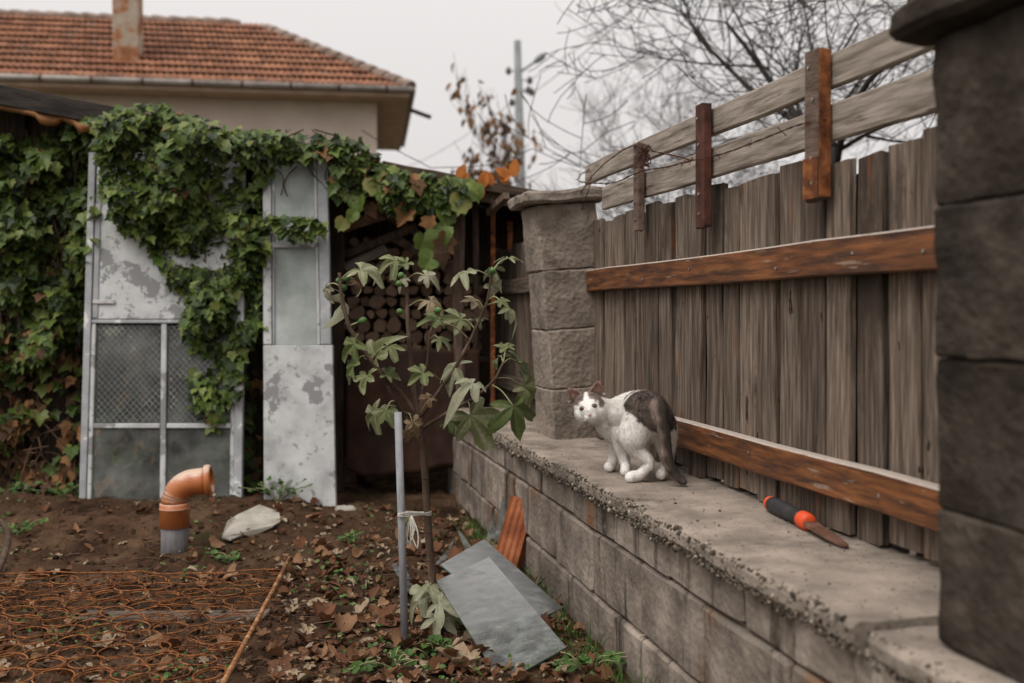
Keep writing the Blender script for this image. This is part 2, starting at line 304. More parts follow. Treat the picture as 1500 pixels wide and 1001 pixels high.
# ------------------------------------------------------------------ ground
def gz(x, y):
    m = .10*math.exp(-((y-4.85)/.38)**2)*max(0, min(1, (-.55-x)/.5))*(.75+.5*noise.noise(Vector((x*1.7, y*1.7, 3))))
    n = .016*noise.noise(Vector((x*3, y*3, 0)))+.012*noise.noise(Vector((x*9, y*9, 5)))
    return m+n
def build_ground():
    x0, x1, y0, y1, st = -4.2, 1.25, 1.6, 7.2, .021
    nx = int((x1-x0)/st); ny = int((y1-y0)/st); V = []; Fc = []
    for j in range(ny+1):
        y = y0+j*st
        for i in range(nx+1):
            x = x0+i*st; z = gz(x, y)+.009*noise.noise(Vector((x*28, y*28, 1)))+.006*noise.noise(Vector((x*60, y*60, 2)))
            if y > 3.9 and x < -.3: z += 0.034*abs(noise.noise(Vector((x*14, y*14, 7))))
            V.append((x, y, z))
    for j in range(ny):
        for i in range(nx):
            a = j*(nx+1)+i; Fc.append((a, a+1, a+nx+2, a+nx+1))
    tag(link('garden_soil', mesh('garden_soil', V, Fc, True), M['soil']), kind='structure')
    R = 600; tag(link('ground', mesh('ground', [(-R, -R, -.09), (R, -R, -.09), (R, R, -.09), (-R, R, -.09)], [(0, 1, 2, 3)]), M['far_ground']), kind='structure')
build_ground()

def ico_into(V, Fc, c, r, squash, rr):
    bmv = ICO[0]; b = len(V); s = Vector((rr.uniform(.7, 1.2), rr.uniform(.7, 1.2), rr.uniform(.6, 1.0)*squash))
    q = Matrix.Rotation(rr.uniform(0, 6.3), 3, Vector((rr.uniform(-1, 1), rr.uniform(-1, 1), rr.uniform(-1, 1))).normalized())
    for v in bmv:
        p = q @ Vector((v.x*s.x, v.y*s.y, v.z*s.z)); V.append(c+p*r*(1+rr.uniform(-.12, .12)))
    for f in ICO[1]: Fc.append(tuple(b+i for i in f))
def ico_data(sub):
    bm = bmesh.new(); bmesh.ops.create_icosphere(bm, subdivisions=sub, radius=1)
    d = ([v.co.copy() for v in bm.verts], [tuple(v.index for v in f.verts) for f in bm.faces]); bm.free(); return d
ICO = ico_data(1)
def clods():
    V, Fc = [], []; r = random.Random(3)
    for _ in range(15000):
        x = r.uniform(-3.2, .8); y = r.uniform(2.3, 5.25)
        if x > -.5 and r.random() < .6: continue
        s = r.uniform(.003, .009) if r.random() < .8 else r.uniform(.009, .018)
        ico_into(V, Fc, Vector((x, y, gz(x, y)+s*.2)), s, .8, r)
    tag(link('soil_clods', mesh('soil_clods', V, Fc), M['soil']), 'small crumbs and clods of brown soil over the garden bed', 'soil', kind='stuff')
clods()

# ------------------------------------------------------------------ low block wall, cap, pillars
ZC = .49
wall = thing('block_wall', wp(1.1, 3, 0), 'low grey concrete block wall with rough pebbly cap carrying the wooden fence', 'wall')
for row, (z0, z1) in enumerate(((-.07, .134), (.140, .334), (.340, .437))):
    t = .75+(.2 if row % 2 else 0)
    k = 0
    while t < 5.3:
        sd_ = row*40+k
        me = box(.394, .30, z1-z0, .008, 4, .006, 8, sd_, 'block')
        link('block', me, M['block'], wall, T(wp(1.135+U(-.004, .004), t+.197, (z0+z1)/2)) @ WROT @ Matrix.Rotation(U(-.006, .006), 4, 'X'))
        t += .402; k += 1
# mortar core, recessed behind the faces
link('mortar', box(4.7, .27, .5, 0, 0), M['block'], wall, T(wp(1.14, 3.05, .185)) @ WROT)
def cap_slab(name, t0, t1, z, a0, seed, a1=1.52):
    V, Fc = [], []; n = int((t1-t0)/.02); r = random.Random(seed)
    A = [0, .004, .018, .05, .1, .16, .22, .28, .36, .45, a1-a0]
    for i in range(n+1):
        t = t0+(t1-t0)*i/n
        e = .016*noise.noise(Vector((t*4, seed, 0)))+.012*noise.noise(Vector((t*17, seed, 4)))
        row = [wp(a0+.02+e*.4, t, z-.058+.006*nz((t*9, 1, seed))), wp(a0+e+.002, t, z-.035)]
        for k, da in enumerate(A):
            a = a0+da+e*max(0, 1-da/.08)
            zz = z-(.012 if k == 0 else .004 if k == 1 else 0)+.006*nz((a*6, t*6, seed))+.003*nz((a*25, t*25, seed))
            row.append(wp(a, t, zz))
        row.append(wp(a1, t, z-.058)); V += row; m_ = len(row)
    for i in range(n):
        for k in range(m_): Fc.append((i*m_+k, i*m_+(k+1) % m_, (i+1)*m_+(k+1) % m_, (i+1)*m_+k))
    Fc.append(tuple(range(m_))); Fc.append(tuple(n*m_+k for k in range(m_))[::-1])
    me = mesh(name, V, Fc); bm = bmesh.new(); bm.from_mesh(me); bmesh.ops.recalc_face_normals(bm, faces=bm.faces[:]); bm.to_mesh(me); bm.free()
    return link(name, me, M['cap'], wall)
cap1 = cap_slab('cap_slab', 1.50, 5.3, ZC, .962, 1)
cap2 = cap_slab('cap_slab', .7, 1.492, ZC-.014, .985, 2)
def pebbles():
    V, Fc, vals = [], [], []; r = random.Random(5)
    for i in range(8500):
        t = r.uniform(.75, 5.2); e = .016*noise.noise(Vector((t*4, 1, 0)))+.012*noise.noise(Vector((t*17, 1, 4)))
        q = r.random(); s = r.uniform(.0018, .0042) if r.random() < .86 else r.uniform(.0042, .0085)
        a0 = .962 if t > 1.5 else .985
        if q < .88: p = wp(a0+e+r.uniform(.001, .010), t, ZC-r.uniform(.004, .056)-(0 if t > 1.5 else .014))
        elif q > .955: p = wp(r.uniform(.98, 1.31), t, ZC+.001-(0 if t > 1.5 else .014)); s *= .6
        else: p = wp(a0+e+abs(r.gauss(0, .012)), t, ZC-.003-(0 if t > 1.5 else .014))
        ico_into(V, Fc, p, s, 1, r); vals += [min(1, max(0, r.gauss(.47, .26)))]*12
    me = mesh('edge_pebbles', V, Fc); setv(me, vals)
    tag(link('edge_pebbles', me, M['pebble'], wall), kind='stuff')
pebbles()

def pillar(name, t0, t1, a0, a1, lean, label, m, seed, wob=.0):
    p = thing(name, wp((a0+a1)/2, (t0+t1)/2, ZC), label, 'pillar')
    zs = [ZC-.01, .70, .945, 1.19, 1.465]
    for i, (za, zb) in enumerate(zip(zs, zs[1:])):
        zc = (za+zb)/2; k = (zc-ZC)/(1.465-ZC)
        me = box(t1-t0, a1-a0, zb-za-.001, .006, 18, .0042, 18, seed+i, 'block', False)
        off = NX*(lean[0]*k)+UX*(lean[1]*k)
        link('block', me, m, p, T(wp((a0+a1)/2+U(-wob, wob), (t0+t1)/2, zc)+off) @ WROT @ Matrix.Rotation(lean[0]/.97, 4, 'X') @ Matrix.Rotation(U(-.03, .03), 4, 'Z'))
    me = box(t1-t0+.1, a1-a0+.1, .055, .012, 7, .012, 9, seed+9, 'pillar_cap')
    link('pillar_cap', me, m, p, T(wp((a0+a1)/2, (t0+t1)/2, 1.494)+NX*lean[0]*1.04+UX*lean[1]*1.04) @ WROT @ Matrix.Rotation(lean[0]/.97, 4, 'X'))
    return p
pillar('concrete_pillar', 3.92, 4.17, 1.144, 1.40, (-.07, .03), 'leaning grey concrete block pillar on the wall behind the cat', M['pillar'], 11, .006)
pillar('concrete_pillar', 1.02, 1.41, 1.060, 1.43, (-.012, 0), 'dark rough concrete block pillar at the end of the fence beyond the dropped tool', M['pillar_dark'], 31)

# ------------------------------------------------------------------ wooden fence
fence = thing('wooden_fence', wp(1.33, 2.7, ZC), 'weathered grey board fence with brown stained rails standing on the block wall', 'fence')
BR = WROT @ Matrix.Rotation(-pi/2, 4, 'Y')     # local x up, y yard side, z along
t = 1.36; k = 0
while t < 3.93:
    w = U(.09, .108); hgt = U(.875, .90); me = plank(hgt, .024, w, k, .0016, 5)
    link('board', me, M['wood'], fence, T(wp(1.335+U(-.008, .008), t+w/2, ZC+.008+hgt/2+U(-.004, .012))) @ WROT @ Matrix.Rotation(U(-.004, .004), 4, 'Y') @ Matrix.Rotation(-pi/2, 4, 'Y') @ Matrix.Rotation(U(-.05, .05), 4, 'X'))
    g_ = U(.014, .028)
    link('backing_batten', plank(hgt-.02, .012, .112+.0*k, 700+k, .0004, 3), M['wood_dark'], fence, T(wp(1.362+(.013 if k % 2 else 0), t+w+g_/2+.02, ZC+hgt/2-.01)) @ WROT @ Matrix.Rotation(-pi/2, 4, 'Y'))
    t += w+g_; k += 1
def rail(name, t0, t1, z0, z1, a, th, m, seed, n=10):
    return link(name, plank(t1-t0, th, z1-z0, seed, .003, n), m, fence, T(wp(a, (t0+t1)/2, (z0+z1)/2)) @ WROT)
rail('rail', 1.40, 3.93, 1.100, 1.188, 1.302, .036, M['stain'], 1)
rail('rail', 1.40, 3.93, .580, .668, 1.302, .036, M['stain'], 2)
rail('top_plank', 1.40, 4.03, 1.553, 1.634, 1.318, .022, M['plank'], 3)
rail('top_plank', 1.40, 3.80, 1.422, 1.512, 1.318, .022, M['plank'], 4)
def upright(t, w, d, z0, z1, m, a=1.283):
    u = link('upright', plank(z1-z0, d, w, int(t*100), .001, 4), m, fence, T(wp(a, t, (z0+z1)/2)) @ WROT @ Matrix.Rotation(-pi/2, 4, 'Y'))
    for zz in (z0+.04, z0+.1, z1-.12, z1-.04):
        V, Fc = [], []; c = wp(a-d/2-.001, t+U(-.012, .012), zz); tube_into(V, Fc, [c, c-NX*.003], .0042, 8)
        link('screw', mesh('screw', V, Fc), M['steel'], u)
upright(2.15, .066, .03, 1.285, 1.645, M['post'])
upright(2.79, .058, .03, 1.272, 1.642, M['rust_dark'])
upright(3.33, .045, .028, 1.304, 1.612, M['post'])
# rusty foot plate of the widest upright
link('foot_plate', box(.067, .003, .10, .001), M['rust'], fence, T(wp(1.283-.0175, 2.15, 1.337)) @ WROT)
link('edge_strip', box(.003, .031, .352, .001), M['rust'], fence, T(wp(1.283, 2.15-.0355, 1.465)) @ WROT)
# flaked paint chips / nails on rails
for tt, zz in ((1.75, 1.14), (2.0, 1.15), (2.35, 1.13), (2.9, 1.15), (3.3, 1.13), (1.9, .62), (2.5, .63), (3.0, .61)):
    V, Fc = [], []; c = wp(1.302-.0185, tt, zz); tube_into(V, Fc, [c, c-NX*.002], .004, 7); link('nail', mesh('nail', V, Fc), M['steel'], fence)
# older stretch beyond the leaning pillar
f2 = thing('board_fence', wp(1.36, 4.9, ZC), 'older board fence continuing behind the leaning pillar', 'fence')
t = 4.2; k = 60
while t < 5.75:
    w = U(.1, .13); hgt = U(.86, .92)
    link('board', plank(hgt, .022, w, k, .002, 4), M['wood'], f2, T(wp(1.33+U(-.006, .006), t+w/2, ZC-.02+hgt/2)) @ WROT @ Matrix.Rotation(-pi/2, 4, 'Y'))
    t += w+U(.003, .01); k += 1
for z in (1.15, .62): link('rail', plank(1.5, .03, .08, int(z*100), .002), M['wood'], f2, T(wp(1.3, 5.0, z)) @ WROT)

# barbed wire
def barbed():
    ctr = []
    base = [(3.92, 1.50, -.06), (3.75, 1.565, -.05), (3.5, 1.60, -.05), (3.33, 1.605, -.045), (3.15, 1.56, -.06), (2.95, 1.51, -.04), (2.79, 1.475, -.055), (2.6, 1.47, -.04), (2.4, 1.475, -.035), (2.2, 1.475, -.045), (2.1, 1.47, -.03)]
    loop = [(3.33, 1.50, -.055), (3.5, 1.495, -.06), (3.72, 1.52, -.07), (3.86, 1.545, -.08), (3.92, 1.575, -.06), (3.86, 1.59, -.04), (3.8, 1.55, -.05), (3.84, 1.47, -.06), (3.9, 1.43, -.06)]
    tang = [(3.2+.05*cos(i*2.1), 1.545+.035*sin(i*1.7), -.06+.015*sin(i*2.9)) for i in range(18)]
    V, Fc = [], []
    r = random.Random(9)
    for path in (base, loop, [(2.79, 1.475, -.06), (3.0, 1.485, -.05), (3.2, 1.50, -.05), (3.33, 1.50, -.055)], tang):
        pts = spline([wp(1.31+a, t_, z) for t_, z, a in path], 10)
        for ph in (0, pi):
            tw = [p+Vector((0, cos(i*1.1+ph), sin(i*1.1+ph)))*.0016 for i, p in enumerate(pts)]
            tube_into(V, Fc, tw, .0015, 4)
        for i in range(4, len(pts)-3, 9):
            for _ in range(3):
                d = Vector((r.uniform(-1, 1), r.uniform(-1, 1), r.uniform(-1, 1))).normalized()*.017
                tube_into(V, Fc, [pts[i]-d, pts[i]+d], [.0004, .0012], 4)
    me = mesh('barbed_wire', V, Fc)
    tag(link('barbed_wire', me, M['rust_dark']), 'rusty tangled barbed wire looped along the top planks of the fence', 'wire')
barbed()
# bent wire hook by the dark pillar
tag(tube('wire_hook', spline([wp(1.27, 1.62, .672), wp(1.262, 1.5, .676), wp(1.255, 1.452, .672), wp(1.253, 1.447, .63), wp(1.253, 1.447, .52)], 5), .0035, M['rust_dark'], None, 6),
    'thin bent metal hook hanging from the lower fence rail', 'hook')

# tool on the wall
def tool():
    a = G(1127, 749, ZC)+Vector((0, 0, .022)); b = G(1180, 776, ZC)+Vector((0, 0, .021)); c = G(1240, 805, ZC)+Vector((0, 0, .006))
    th = thing('hand_tool', (a+b)/2-Vector((0, 0, .02)), 'old hand tool with black and orange grip and rusty blade lying on the wall', 'tool')
    d = (b-a)
    P = [a+d*s for s in (0.05, .1, .25, .45, .65, .85, .93)]
    tube('handle', P, [.016, .0205, .022, .0215, .0195, .0195, .02], M['rubber'], th, 14)
    tube('end_ring', [a+d*s for s in (-.01, 0, .05, .075)], [.012, .0175, .02, .0195], M['red_pl'], th, 14)
    tube('collar', [a+d*s for s in (.9, .93, 1.02, 1.09, 1.1)], [.0195, .0222, .0215, .0195, .011], M['red_pl'], th, 14)
    side = (c-b).cross(Vector((0, 0, 1))).normalized(); up = Vector((0, 0, 1)); V = []; Fc = []
    for s, w, h_ in ((0.03, .014, .006), (.15, .0165, .005), (.7, .016, .0025), (.95, .011, .002), (1, .003, .0015)):
        p = b.lerp(c, s); V += [p-side*w-up*h_, p+side*w-up*h_, p+side*w+up*h_, p-side*w+up*h_]
    for i in range(4):
        for j in range(4): Fc.append((i*4+j, i*4+(j+1) % 4, i*4+4+(j+1) % 4, i*4+4+j))
    Fc += [(3, 2, 1, 0), (16, 17, 18, 19)]
    link('blade', mesh('blade', V, Fc), M['blade'], th)
tool()
# splinters of wood on the cap behind the cat
for i, (px, py, L_) in enumerate(((1012, 690, .1), (1040, 697, .07), (985, 668, .05))):
    p = G(px, py, ZC); tag(link('wood_splinter', plank(L_, .012, .005, i, .001, 3), M['plank'], None, T(p+Vector((0, 0, .006))) @ Matrix.Rotation(2.0+i*.3, 4, 'Z')),
        ['long pale wood splinter on the wall cap just past the cat tail', 'short pale wood splinter on the wall cap between the cat and the tool', 'smallest wood splinter at the fence foot behind the cat'][i], 'splinter', 'wood splinters on the wall cap')

# ------------------------------------------------------------------ house behind
def house():
    yaw = radians(8); R_ = Vector((cos(yaw), sin(yaw), 0)); B_ = Vector((-sin(yaw), cos(yaw), 0)); Zv = Vector((0, 0, 1))
    C = W(600, 131, 15.4); ze = C.z; C.z = 0           # front right eave corner
    def hp(l, b, z): return C - R_*l + B_*b + Zv*z      # l = metres to the left, b = metres back
    Lh, Dh, ov = 11.0, 5.2, .5; rise = 1.62
    h = thing('tiled_house', hp(5, 2.6, 0), 'beige rendered house with orange tiled hip roof rising behind the shed', 'house')
    V = [hp(ov, ov, 0), hp(Lh-ov, ov, 0), hp(Lh-ov, Dh-ov, 0), hp(ov, Dh-ov, 0)]; V += [v+Zv*(ze-.12) for v in V]
    link('wall', mesh('wall', V, [(0, 1, 5, 4), (1, 2, 6, 5), (2, 3, 7, 6), (3, 0, 4, 7)]), M['stucco'], h)
    V = [hp(0, 0, ze-.12), hp(Lh, 0, ze-.12), hp(Lh, Dh, ze-.12), hp(0, Dh, ze-.12)]; V += [v+Zv*.1 for v in V]
    link('soffit', mesh('soffit', V, [(3, 2, 1, 0), (4, 5, 6, 7), (0, 1, 5, 4), (1, 2, 6, 5), (2, 3, 7, 6), (3, 0, 4, 7)]), M['soffit'], h)
    hd = Dh/2; r1, r2 = hp(hd, hd, ze+rise), hp(Lh-hd, hd, ze+rise); e = [hp(0, 0, ze-.01), hp(Lh, 0, ze-.01), hp(Lh, Dh, ze-.01), hp(0, Dh, ze-.01)]
    roof = link('roof', mesh('roof', e+[r1, r2], [(1, 0, 4, 5), (0, 3, 4), (3, 2, 5, 4), (2, 1, 5), (0, 1, 2, 3)]), M['ridge'], h)
    # gutter along front and right eaves
    V, Fc = [], []
    for a, b in ((hp(-.03, -.05, ze-.01), hp(Lh, -.05, ze-.01)), (hp(-.05, -.03, ze-.01), hp(-.05, Dh, ze-.01))):
        tube_into(V, Fc, [a, b], .048, 8)
    gt = link('gutter', mesh('gutter', V, Fc, True), M['gutter'], h)
    for i in range(14):
        p = hp(.35+i*.72, -.055, ze-.01); Vb, Fb = [], []; tube_into(Vb, Fb, [p-R_*.015, p+R_*.015], .054, 8); link('bracket', mesh('bracket', Vb, Fb), M['rust_dark'], gt)
    tube('spout', [hp(-.04, .6, ze-.2), hp(-.36, .55, ze-.32)], .035, M['roof_dark'], h, 8)
    # tiles
    sl = (Vector((0, hd, rise))).length; rows = 10; ex = sl/rows; tw = .193
    sdir = (B_*hd+Zv*rise).normalized(); nrm = R_.cross(sdir).normalized()
    if nrm.z < 0: nrm = -nrm
    def tile_mesh(v):
        n = 10; Vt, Ft = [], []
        for j, (yy, lift) in enumerate(((-.025, .036), (-.03, .052), (ex+.02, .006))):
            for i in range(n+1):
                x = tw*i/n; Vt.append((x, yy, lift+.024*abs(sin(pi*2*i/n))))
        for j in range(2):
            for i in range(n): a = j*(n+1)+i; Ft.append((a, a+1, a+n+2, a+n+1))
        return mesh('tile', Vt, Ft)
    tms = [tile_mesh(i) for i in range(3)]
    for m_ in tms: m_.materials.append(M['clay'])
    rot = Matrix((( -R_.x, sdir.x, nrm.x, 0), (-R_.y, sdir.y, nrm.y, 0), (-R_.z, sdir.z, nrm.z, 0), (0, 0, 0, 1)))
    cnt = 0; SV, SF = [], []
    r = random.Random(4)
    cells = []
    for j in range(rows):
        b = hd*j/rows; l = b+.02
        while l < Lh-b-.1: cells.append((l, j)); l += tw
    cells.sort(key=lambda c: abs(c[0]-3.0)+c[1]*.1)
    for l, j in cells:
        p = hp(l, hd*j/rows, ze+rise*j/rows)+nrm*(.004+r.uniform(0, .006))
        mt = T(p) @ rot @ Matrix.Rotation(r.uniform(-.012, .012), 4, 'Z')
        if cnt < 300: link('tile', tms[cnt % 3], None, roof, mt)
        else:
            b0 = len(SV); SV += [mt @ v.co for v in tms[0].vertices]; SF += [tuple(b0+i for i in f.vertices) for f in tms[0].polygons]
        cnt += 1
    tag(link('tiles', mesh('tiles', SV, SF), M['clay'], roof), kind='stuff')
    # ridge and hip tiles
    def ridge_run(a, b):
        d = (b-a); n = int(d.length/.29); d.normalize()
        for i in range(n):
            p = a+d*(i*.29); Vt, Ft = [], []; tube_into(Vt, Ft, [p-d*.02+Zv*.0, p+d*.05+Zv*.012, p+d*.3-Zv*.005], [.115, .105, .085], 9)
            link('ridge_tile', mesh('ridge_tile', Vt, Ft, False), M['ridge'], roof)
    ridge_run(r2, r1); ridge_run(hp(0, 0, ze+.03), r1)
    # chimney
    cb = hp(4.36, .8, ze+.35); V = []; 
    ch = link('chimney', box(.38, .38, 2.6, .01, 3, .012, 6, 5, 'chimney'), M['chimney'], roof, T(cb+Zv*1.15) @ Matrix.Rotation(yaw, 4, 'Z'))
    link('flashing', box(.5, .5, .12, .01, 2, .02, 6, 8, 'flashing'), M['gutter'], roof, T(cb+Zv*.08) @ Matrix.Rotation(yaw, 4, 'Z') @ Matrix.Rotation(radians(32), 4, 'X'))
house()

# ------------------------------------------------------------------ shed
YS = 5.35
shed = thing('garden_shed', W(400, 745, YS+.6)*1 - Vector((0, 0, 0)), 'old dark wooden lean-to shed with sagging sloping roof overgrown by vines', 'shed')
def roof_z(px): return H-((125+(px)*.1885)-455)/F*(YS-.1)
def rx(px): return (px-750)/F*(YS-.1)
def shed_build():
    x0, x1 = rx(-190), rx(792); z0, z1 = roof_z(-190), roof_z(792); th = .035
    nb = 9; yb = YS-.1
    for i in range(nb):         # roofing boards running along the slope
        w = .22; y = yb+w*i+w/2; L_ = math.hypot(x1-x0, z1-z0)
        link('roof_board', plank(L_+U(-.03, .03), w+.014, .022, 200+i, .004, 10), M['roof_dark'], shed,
             T(((x0+x1)/2, y, (z0+z1)/2-.03+(.012 if i % 2 else -.012))) @ Matrix.Rotation(-math.atan2(z1-z0, x1-x0), 4, 'Y'))
    ang = Matrix.Rotation(-math.atan2(z1-z0, x1-x0), 4, 'Y')
    # thick fascia on the high side, thin edge board on the low side
    xa = rx(190); za = roof_z(190)
    link('fascia_board', plank(math.hypot(xa-x0, za-z0), .03, .105, 1, .003, 6), M['roof_dark'], shed, T(((x0+xa)/2, yb-.02, (z0+za)/2-.055)) @ ang)
    xb = rx(560)
    link('edge_board', plank(math.hypot(x1-xb, z1-roof_z(560)), .03, .05, 2, .004, 6), M['shed_wood'], shed, T(((x1+xb)/2, yb-.02, (roof_z(560)+z1)/2-.05)) @ ang)
    link('edge_board', plank(.75, .03, .06, 3, .004, 6), M['post'], shed, T((rx(665), yb+.03, roof_z(665)-.10)) @ ang)
    # facade of vertical boards behind the vines, back and side walls
    x = x0
    k = 0
    while x < rx(478):
        w = U(.13, .17); zt = roof_z(750+(x+w/2)*F/(YS-.1))-.08
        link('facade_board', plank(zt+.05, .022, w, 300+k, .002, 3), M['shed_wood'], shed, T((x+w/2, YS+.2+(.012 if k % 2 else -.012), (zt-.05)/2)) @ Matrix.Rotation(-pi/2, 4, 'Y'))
        x += w-.012; k += 1
    x = rx(330)
    while x < rx(850):
        w = U(.14, .18)
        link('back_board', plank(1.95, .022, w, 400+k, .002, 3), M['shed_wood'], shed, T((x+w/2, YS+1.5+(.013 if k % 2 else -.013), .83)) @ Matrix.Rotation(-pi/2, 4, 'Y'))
        x += w-.012; k += 1
    y = YS+.25
    while y < YS+1.45:
        link('side_board', plank(1.7, .15, .022, 450+k, .002, 3), M['stain' if k % 3 == 0 else 'shed_wood'], shed, T((rx(790)+.25+(.012 if k % 2 else -.012), y, .8)) @ Matrix.Rotation(-pi/2, 4, 'Y')); y += .142; k += 1
    # posts and steel tubes of the open bay
    def post(px, py0, py1, Y, r, m, nm='post'):
        a, b = W(px, py0, Y), W(px-1, py1, Y); tube(nm, spline([a, a.lerp(b, .35)+Vector((U(-.01, .01), 0, 0)), a.lerp(b, .7)+Vector((U(-.01, .01), 0, 0)), b], 3), r, m, shed, 9)
    post(674, 285, 735, YS+.12, .033, M['post']); post(697, 285, 730, YS+.4, .018, M['post']); post(637, 300, 730, YS+.9, .03, M['shed_wood'])
    link('steel_post', box(.026, .026, 1.55, .003), M['rust'], shed, T((rx(721), YS+.1, .80)))
    link('steel_post', box(.03, .03, 1.5, .003), M['rust'], shed, T((rx(741)+.02, YS+.35, .78)))
    # short square tube sticking out under the eave
    V = []; a = W(716, 312, YS-.02); b = W(742, 287, YS-.22)
    link('tube_bracket', box(.036, (b-a).length, .036, .003), M['post'], shed, T((a+b)/2) @ (b-a).to_track_quat('Y', 'Z').to_matrix().to_4x4())
    link('rack_shelf', box(1.15, .5, .03, .004), M['shed_wood'], shed, T((rx(590), YS+.62, .74)))
    for px in (505, 690): link('rack_leg', box(.05, .05, .76, .004), M['shed_wood'], shed, T((rx(px), YS+.45, .36)))
shed_build()
# torn membrane under the eave
def membrane():
    V, Fc = [], []; n = 40; r = random.Random(2)
    for i in range(n+1):
        px = -150+(172+150)*i/n; top = 146+px*.187; drop = 15+14*abs(noise.noise(Vector((px*.022, 3, 1))))+(7 if 55 < px < 90 or 110 < px < 150 else 0)
        y = YS-.09+.02*sin(i*.7)
        V += [W(px, top, YS-.07), W(px, top+drop*.6, y-.03), W(px, top+drop, y)]
    for i in range(n):
        for k in range(2): Fc.append((i*3+k, i*3+k+1, i*3+k+4, i*3+k+3))
    tag(link('roof_membrane', mesh('roof_membrane', V, Fc, True), M['membrane']), 'torn orange roofing membrane hanging under the dark shed eave', 'membrane')
    o = bpy.data.objects['roof_membrane']; md = o.modifiers.new('thick', 'SOLIDIFY'); md.thickness = .003
membrane()
# hanging cover below the wood pile
def cover():
    V, Fc = [], []; nx, ny = 40, 26
    for j in range(ny+1):
        for i in range(nx+1):
            u, v = i/nx, j/ny; px = 508+194*u; bot = 688+10*sin(u*5)+8*noise.noise(Vector((u*4, 0, 0)))
            py = 512+(bot-512)*v
            V.append(W(px, py, YS+.12+.03*noise.noise(Vector((u*5, v*2.2, 1)))+.012*noise.noise(Vector((u*13, v*6, 2)))-.05*v))
    for j in range(ny):
        for i in range(nx): a = j*(nx+1)+i; Fc.append((a, a+1, a+nx+2, a+nx+1))
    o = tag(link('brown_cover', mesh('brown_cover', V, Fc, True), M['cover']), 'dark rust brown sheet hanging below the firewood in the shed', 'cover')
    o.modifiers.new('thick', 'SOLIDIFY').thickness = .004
cover()
# firewood
def firewood():
    r = random.Random(12); lm = []
    for k in range(6):
        V, Fc = [], []; n = 9; rr = [1+r.uniform(-.22, .18) for _ in range(n)]
        for yy in (-.2, .2):
            for i in range(n): q = 2*pi*i/n; V.append((rr[i]*cos(q), yy+r.uniform(-.01, .01), rr[i]*sin(q)))
        for i in range(n): Fc.append((i, (i+1) % n, n+(i+1) % n, n+i))
        Fc += [tuple(range(n))[::-1], tuple(range(n, 2*n))]
        me = mesh('log', V, Fc); me.materials.append(M['log']); lm.append(me)
    z = .757; row = 0; x0, x1 = rx(495)-.05, rx(690)
    while z < 1.46:
        x = x0+(.03 if row % 2 else 0); rad = .04
        while x < x1:
            rad = r.uniform(.026, .047)
            lim = 1.42-(x-x0)*.30
            if z < lim:
                o = link('firewood_log', lm[r.randrange(6)], None, None, T((x+rad, YS+.62+r.uniform(-.05, .05), z+.036+r.uniform(-.004, .006))) @ Matrix.Rotation(r.uniform(0, 6.28), 4, 'Y') @ Matrix.Diagonal((rad, 1, rad*r.uniform(.8, 1.05), 1)))
                tag(o, 'split firewood log in the stacked pile under the shed roof', 'log', 'firewood stacked in the shed')
            x += rad*2+.003
        z += .069; row += 1
    for i, (px, py, L_, an, w, m) in enumerate(((536, 378, .26, .45, .05, 'plank'), (548, 395, .2, .42, .035, 'plank'), (560, 352, .42, .38, .045, 'post'), (590, 330, .5, -.55, .04, 'post'), (620, 372, .45, -.5, .05, 'post'), (545, 320, .4, .3, .06, 'log'))):
        o = link('scrap_board', plank(L_, .03, w, 500+i, .002, 3), M[m], None, T(W(px, py, YS+.34+.012*i)) @ Matrix.Rotation(-an, 4, 'Y'))
        tag(o, ['short pale grey board end on the firewood, the lighter one', 'narrow pale batten just below the pale board end on the firewood', 'brown board sloping across the upper firewood', 'long brown board slanting down to the post', 'brown board leaning across the middle of the firewood', 'wide brown board on top of the firewood by the white panel'][i], 'board')
firewood()

# ------------------------------------------------------------------ leaves
def leaf_outline(kind):
    if kind == 'ivy':       # pointed, three to five lobes, unit length, stem at origin, tip at +y
        return [(0, 0), (.22, -.06), (.42, .12), (.36, .3), (.5, .52), (.28, .56), (.2, .72), (0, 1.0), (-.2, .72), (-.28, .56), (-.5, .52), (-.36, .3), (-.42, .12), (-.22, -.06)]
    if kind == 'oval':
        return [(0, 0), (.17, .12), (.27, .35), (.25, .6), (.13, .85), (0, 1), (-.13, .85), (-.25, .6), (-.27, .35), (-.17, .12)]
    if kind == 'round':
        return [(0, 0), (.3, -.08), (.5, .15), (.52, .45), (.38, .6), (.34, .8), (.1, .82), (0, 1), (-.1, .82), (-.34, .8), (-.38, .6), (-.52, .45), (-.5, .15), (-.3, -.08)]
def leaf_geo(outline, fold, droop, r, curl=0):
    """fan from the midrib: outline + three midrib points"""
    mid = [(0, .0), (0, .35), (0, .68)]
    V = []
    def sh(x, y):
        z = abs(x)*fold - droop*y*y + curl*x*x*2 + r.uniform(-.015, .015); return Vector((x, y, z))
    V = [sh(*p) for p in outline]; n = len(outline); mi = []
    for p in mid[1:]: mi.append(len(V)); V.append(sh(*p)-Vector((0, 0, .02)))
    Fc = []
    for i in range(n):
        a, b = i, (i+1) % n; ym = (outline[a][1]+outline[b][1])/2; m_ = mi[0] if ym < .5 else mi[1]
        Fc.append((a, b, m_))
    half = [i for i in range(n) if outline[i][0] >= 0]
    # close the gap between the two midrib points
    for sgn in (1, -1):
        idx = [i for i in range(n)]
        for i in idx:
            a, b = i, (i+1) % n; ya, yb = (outline[a][1]+outline[b][1])/2, (outline[b][1]+outline[(b+1) % n][1])/2
            if (ya < .5) != (yb < .5) and b != 0:
                t_ = (b, mi[1], mi[0]) if (ya < .5) else (b, mi[0], mi[1])
                if t_ not in Fc: Fc.append(t_)
    return V, Fc
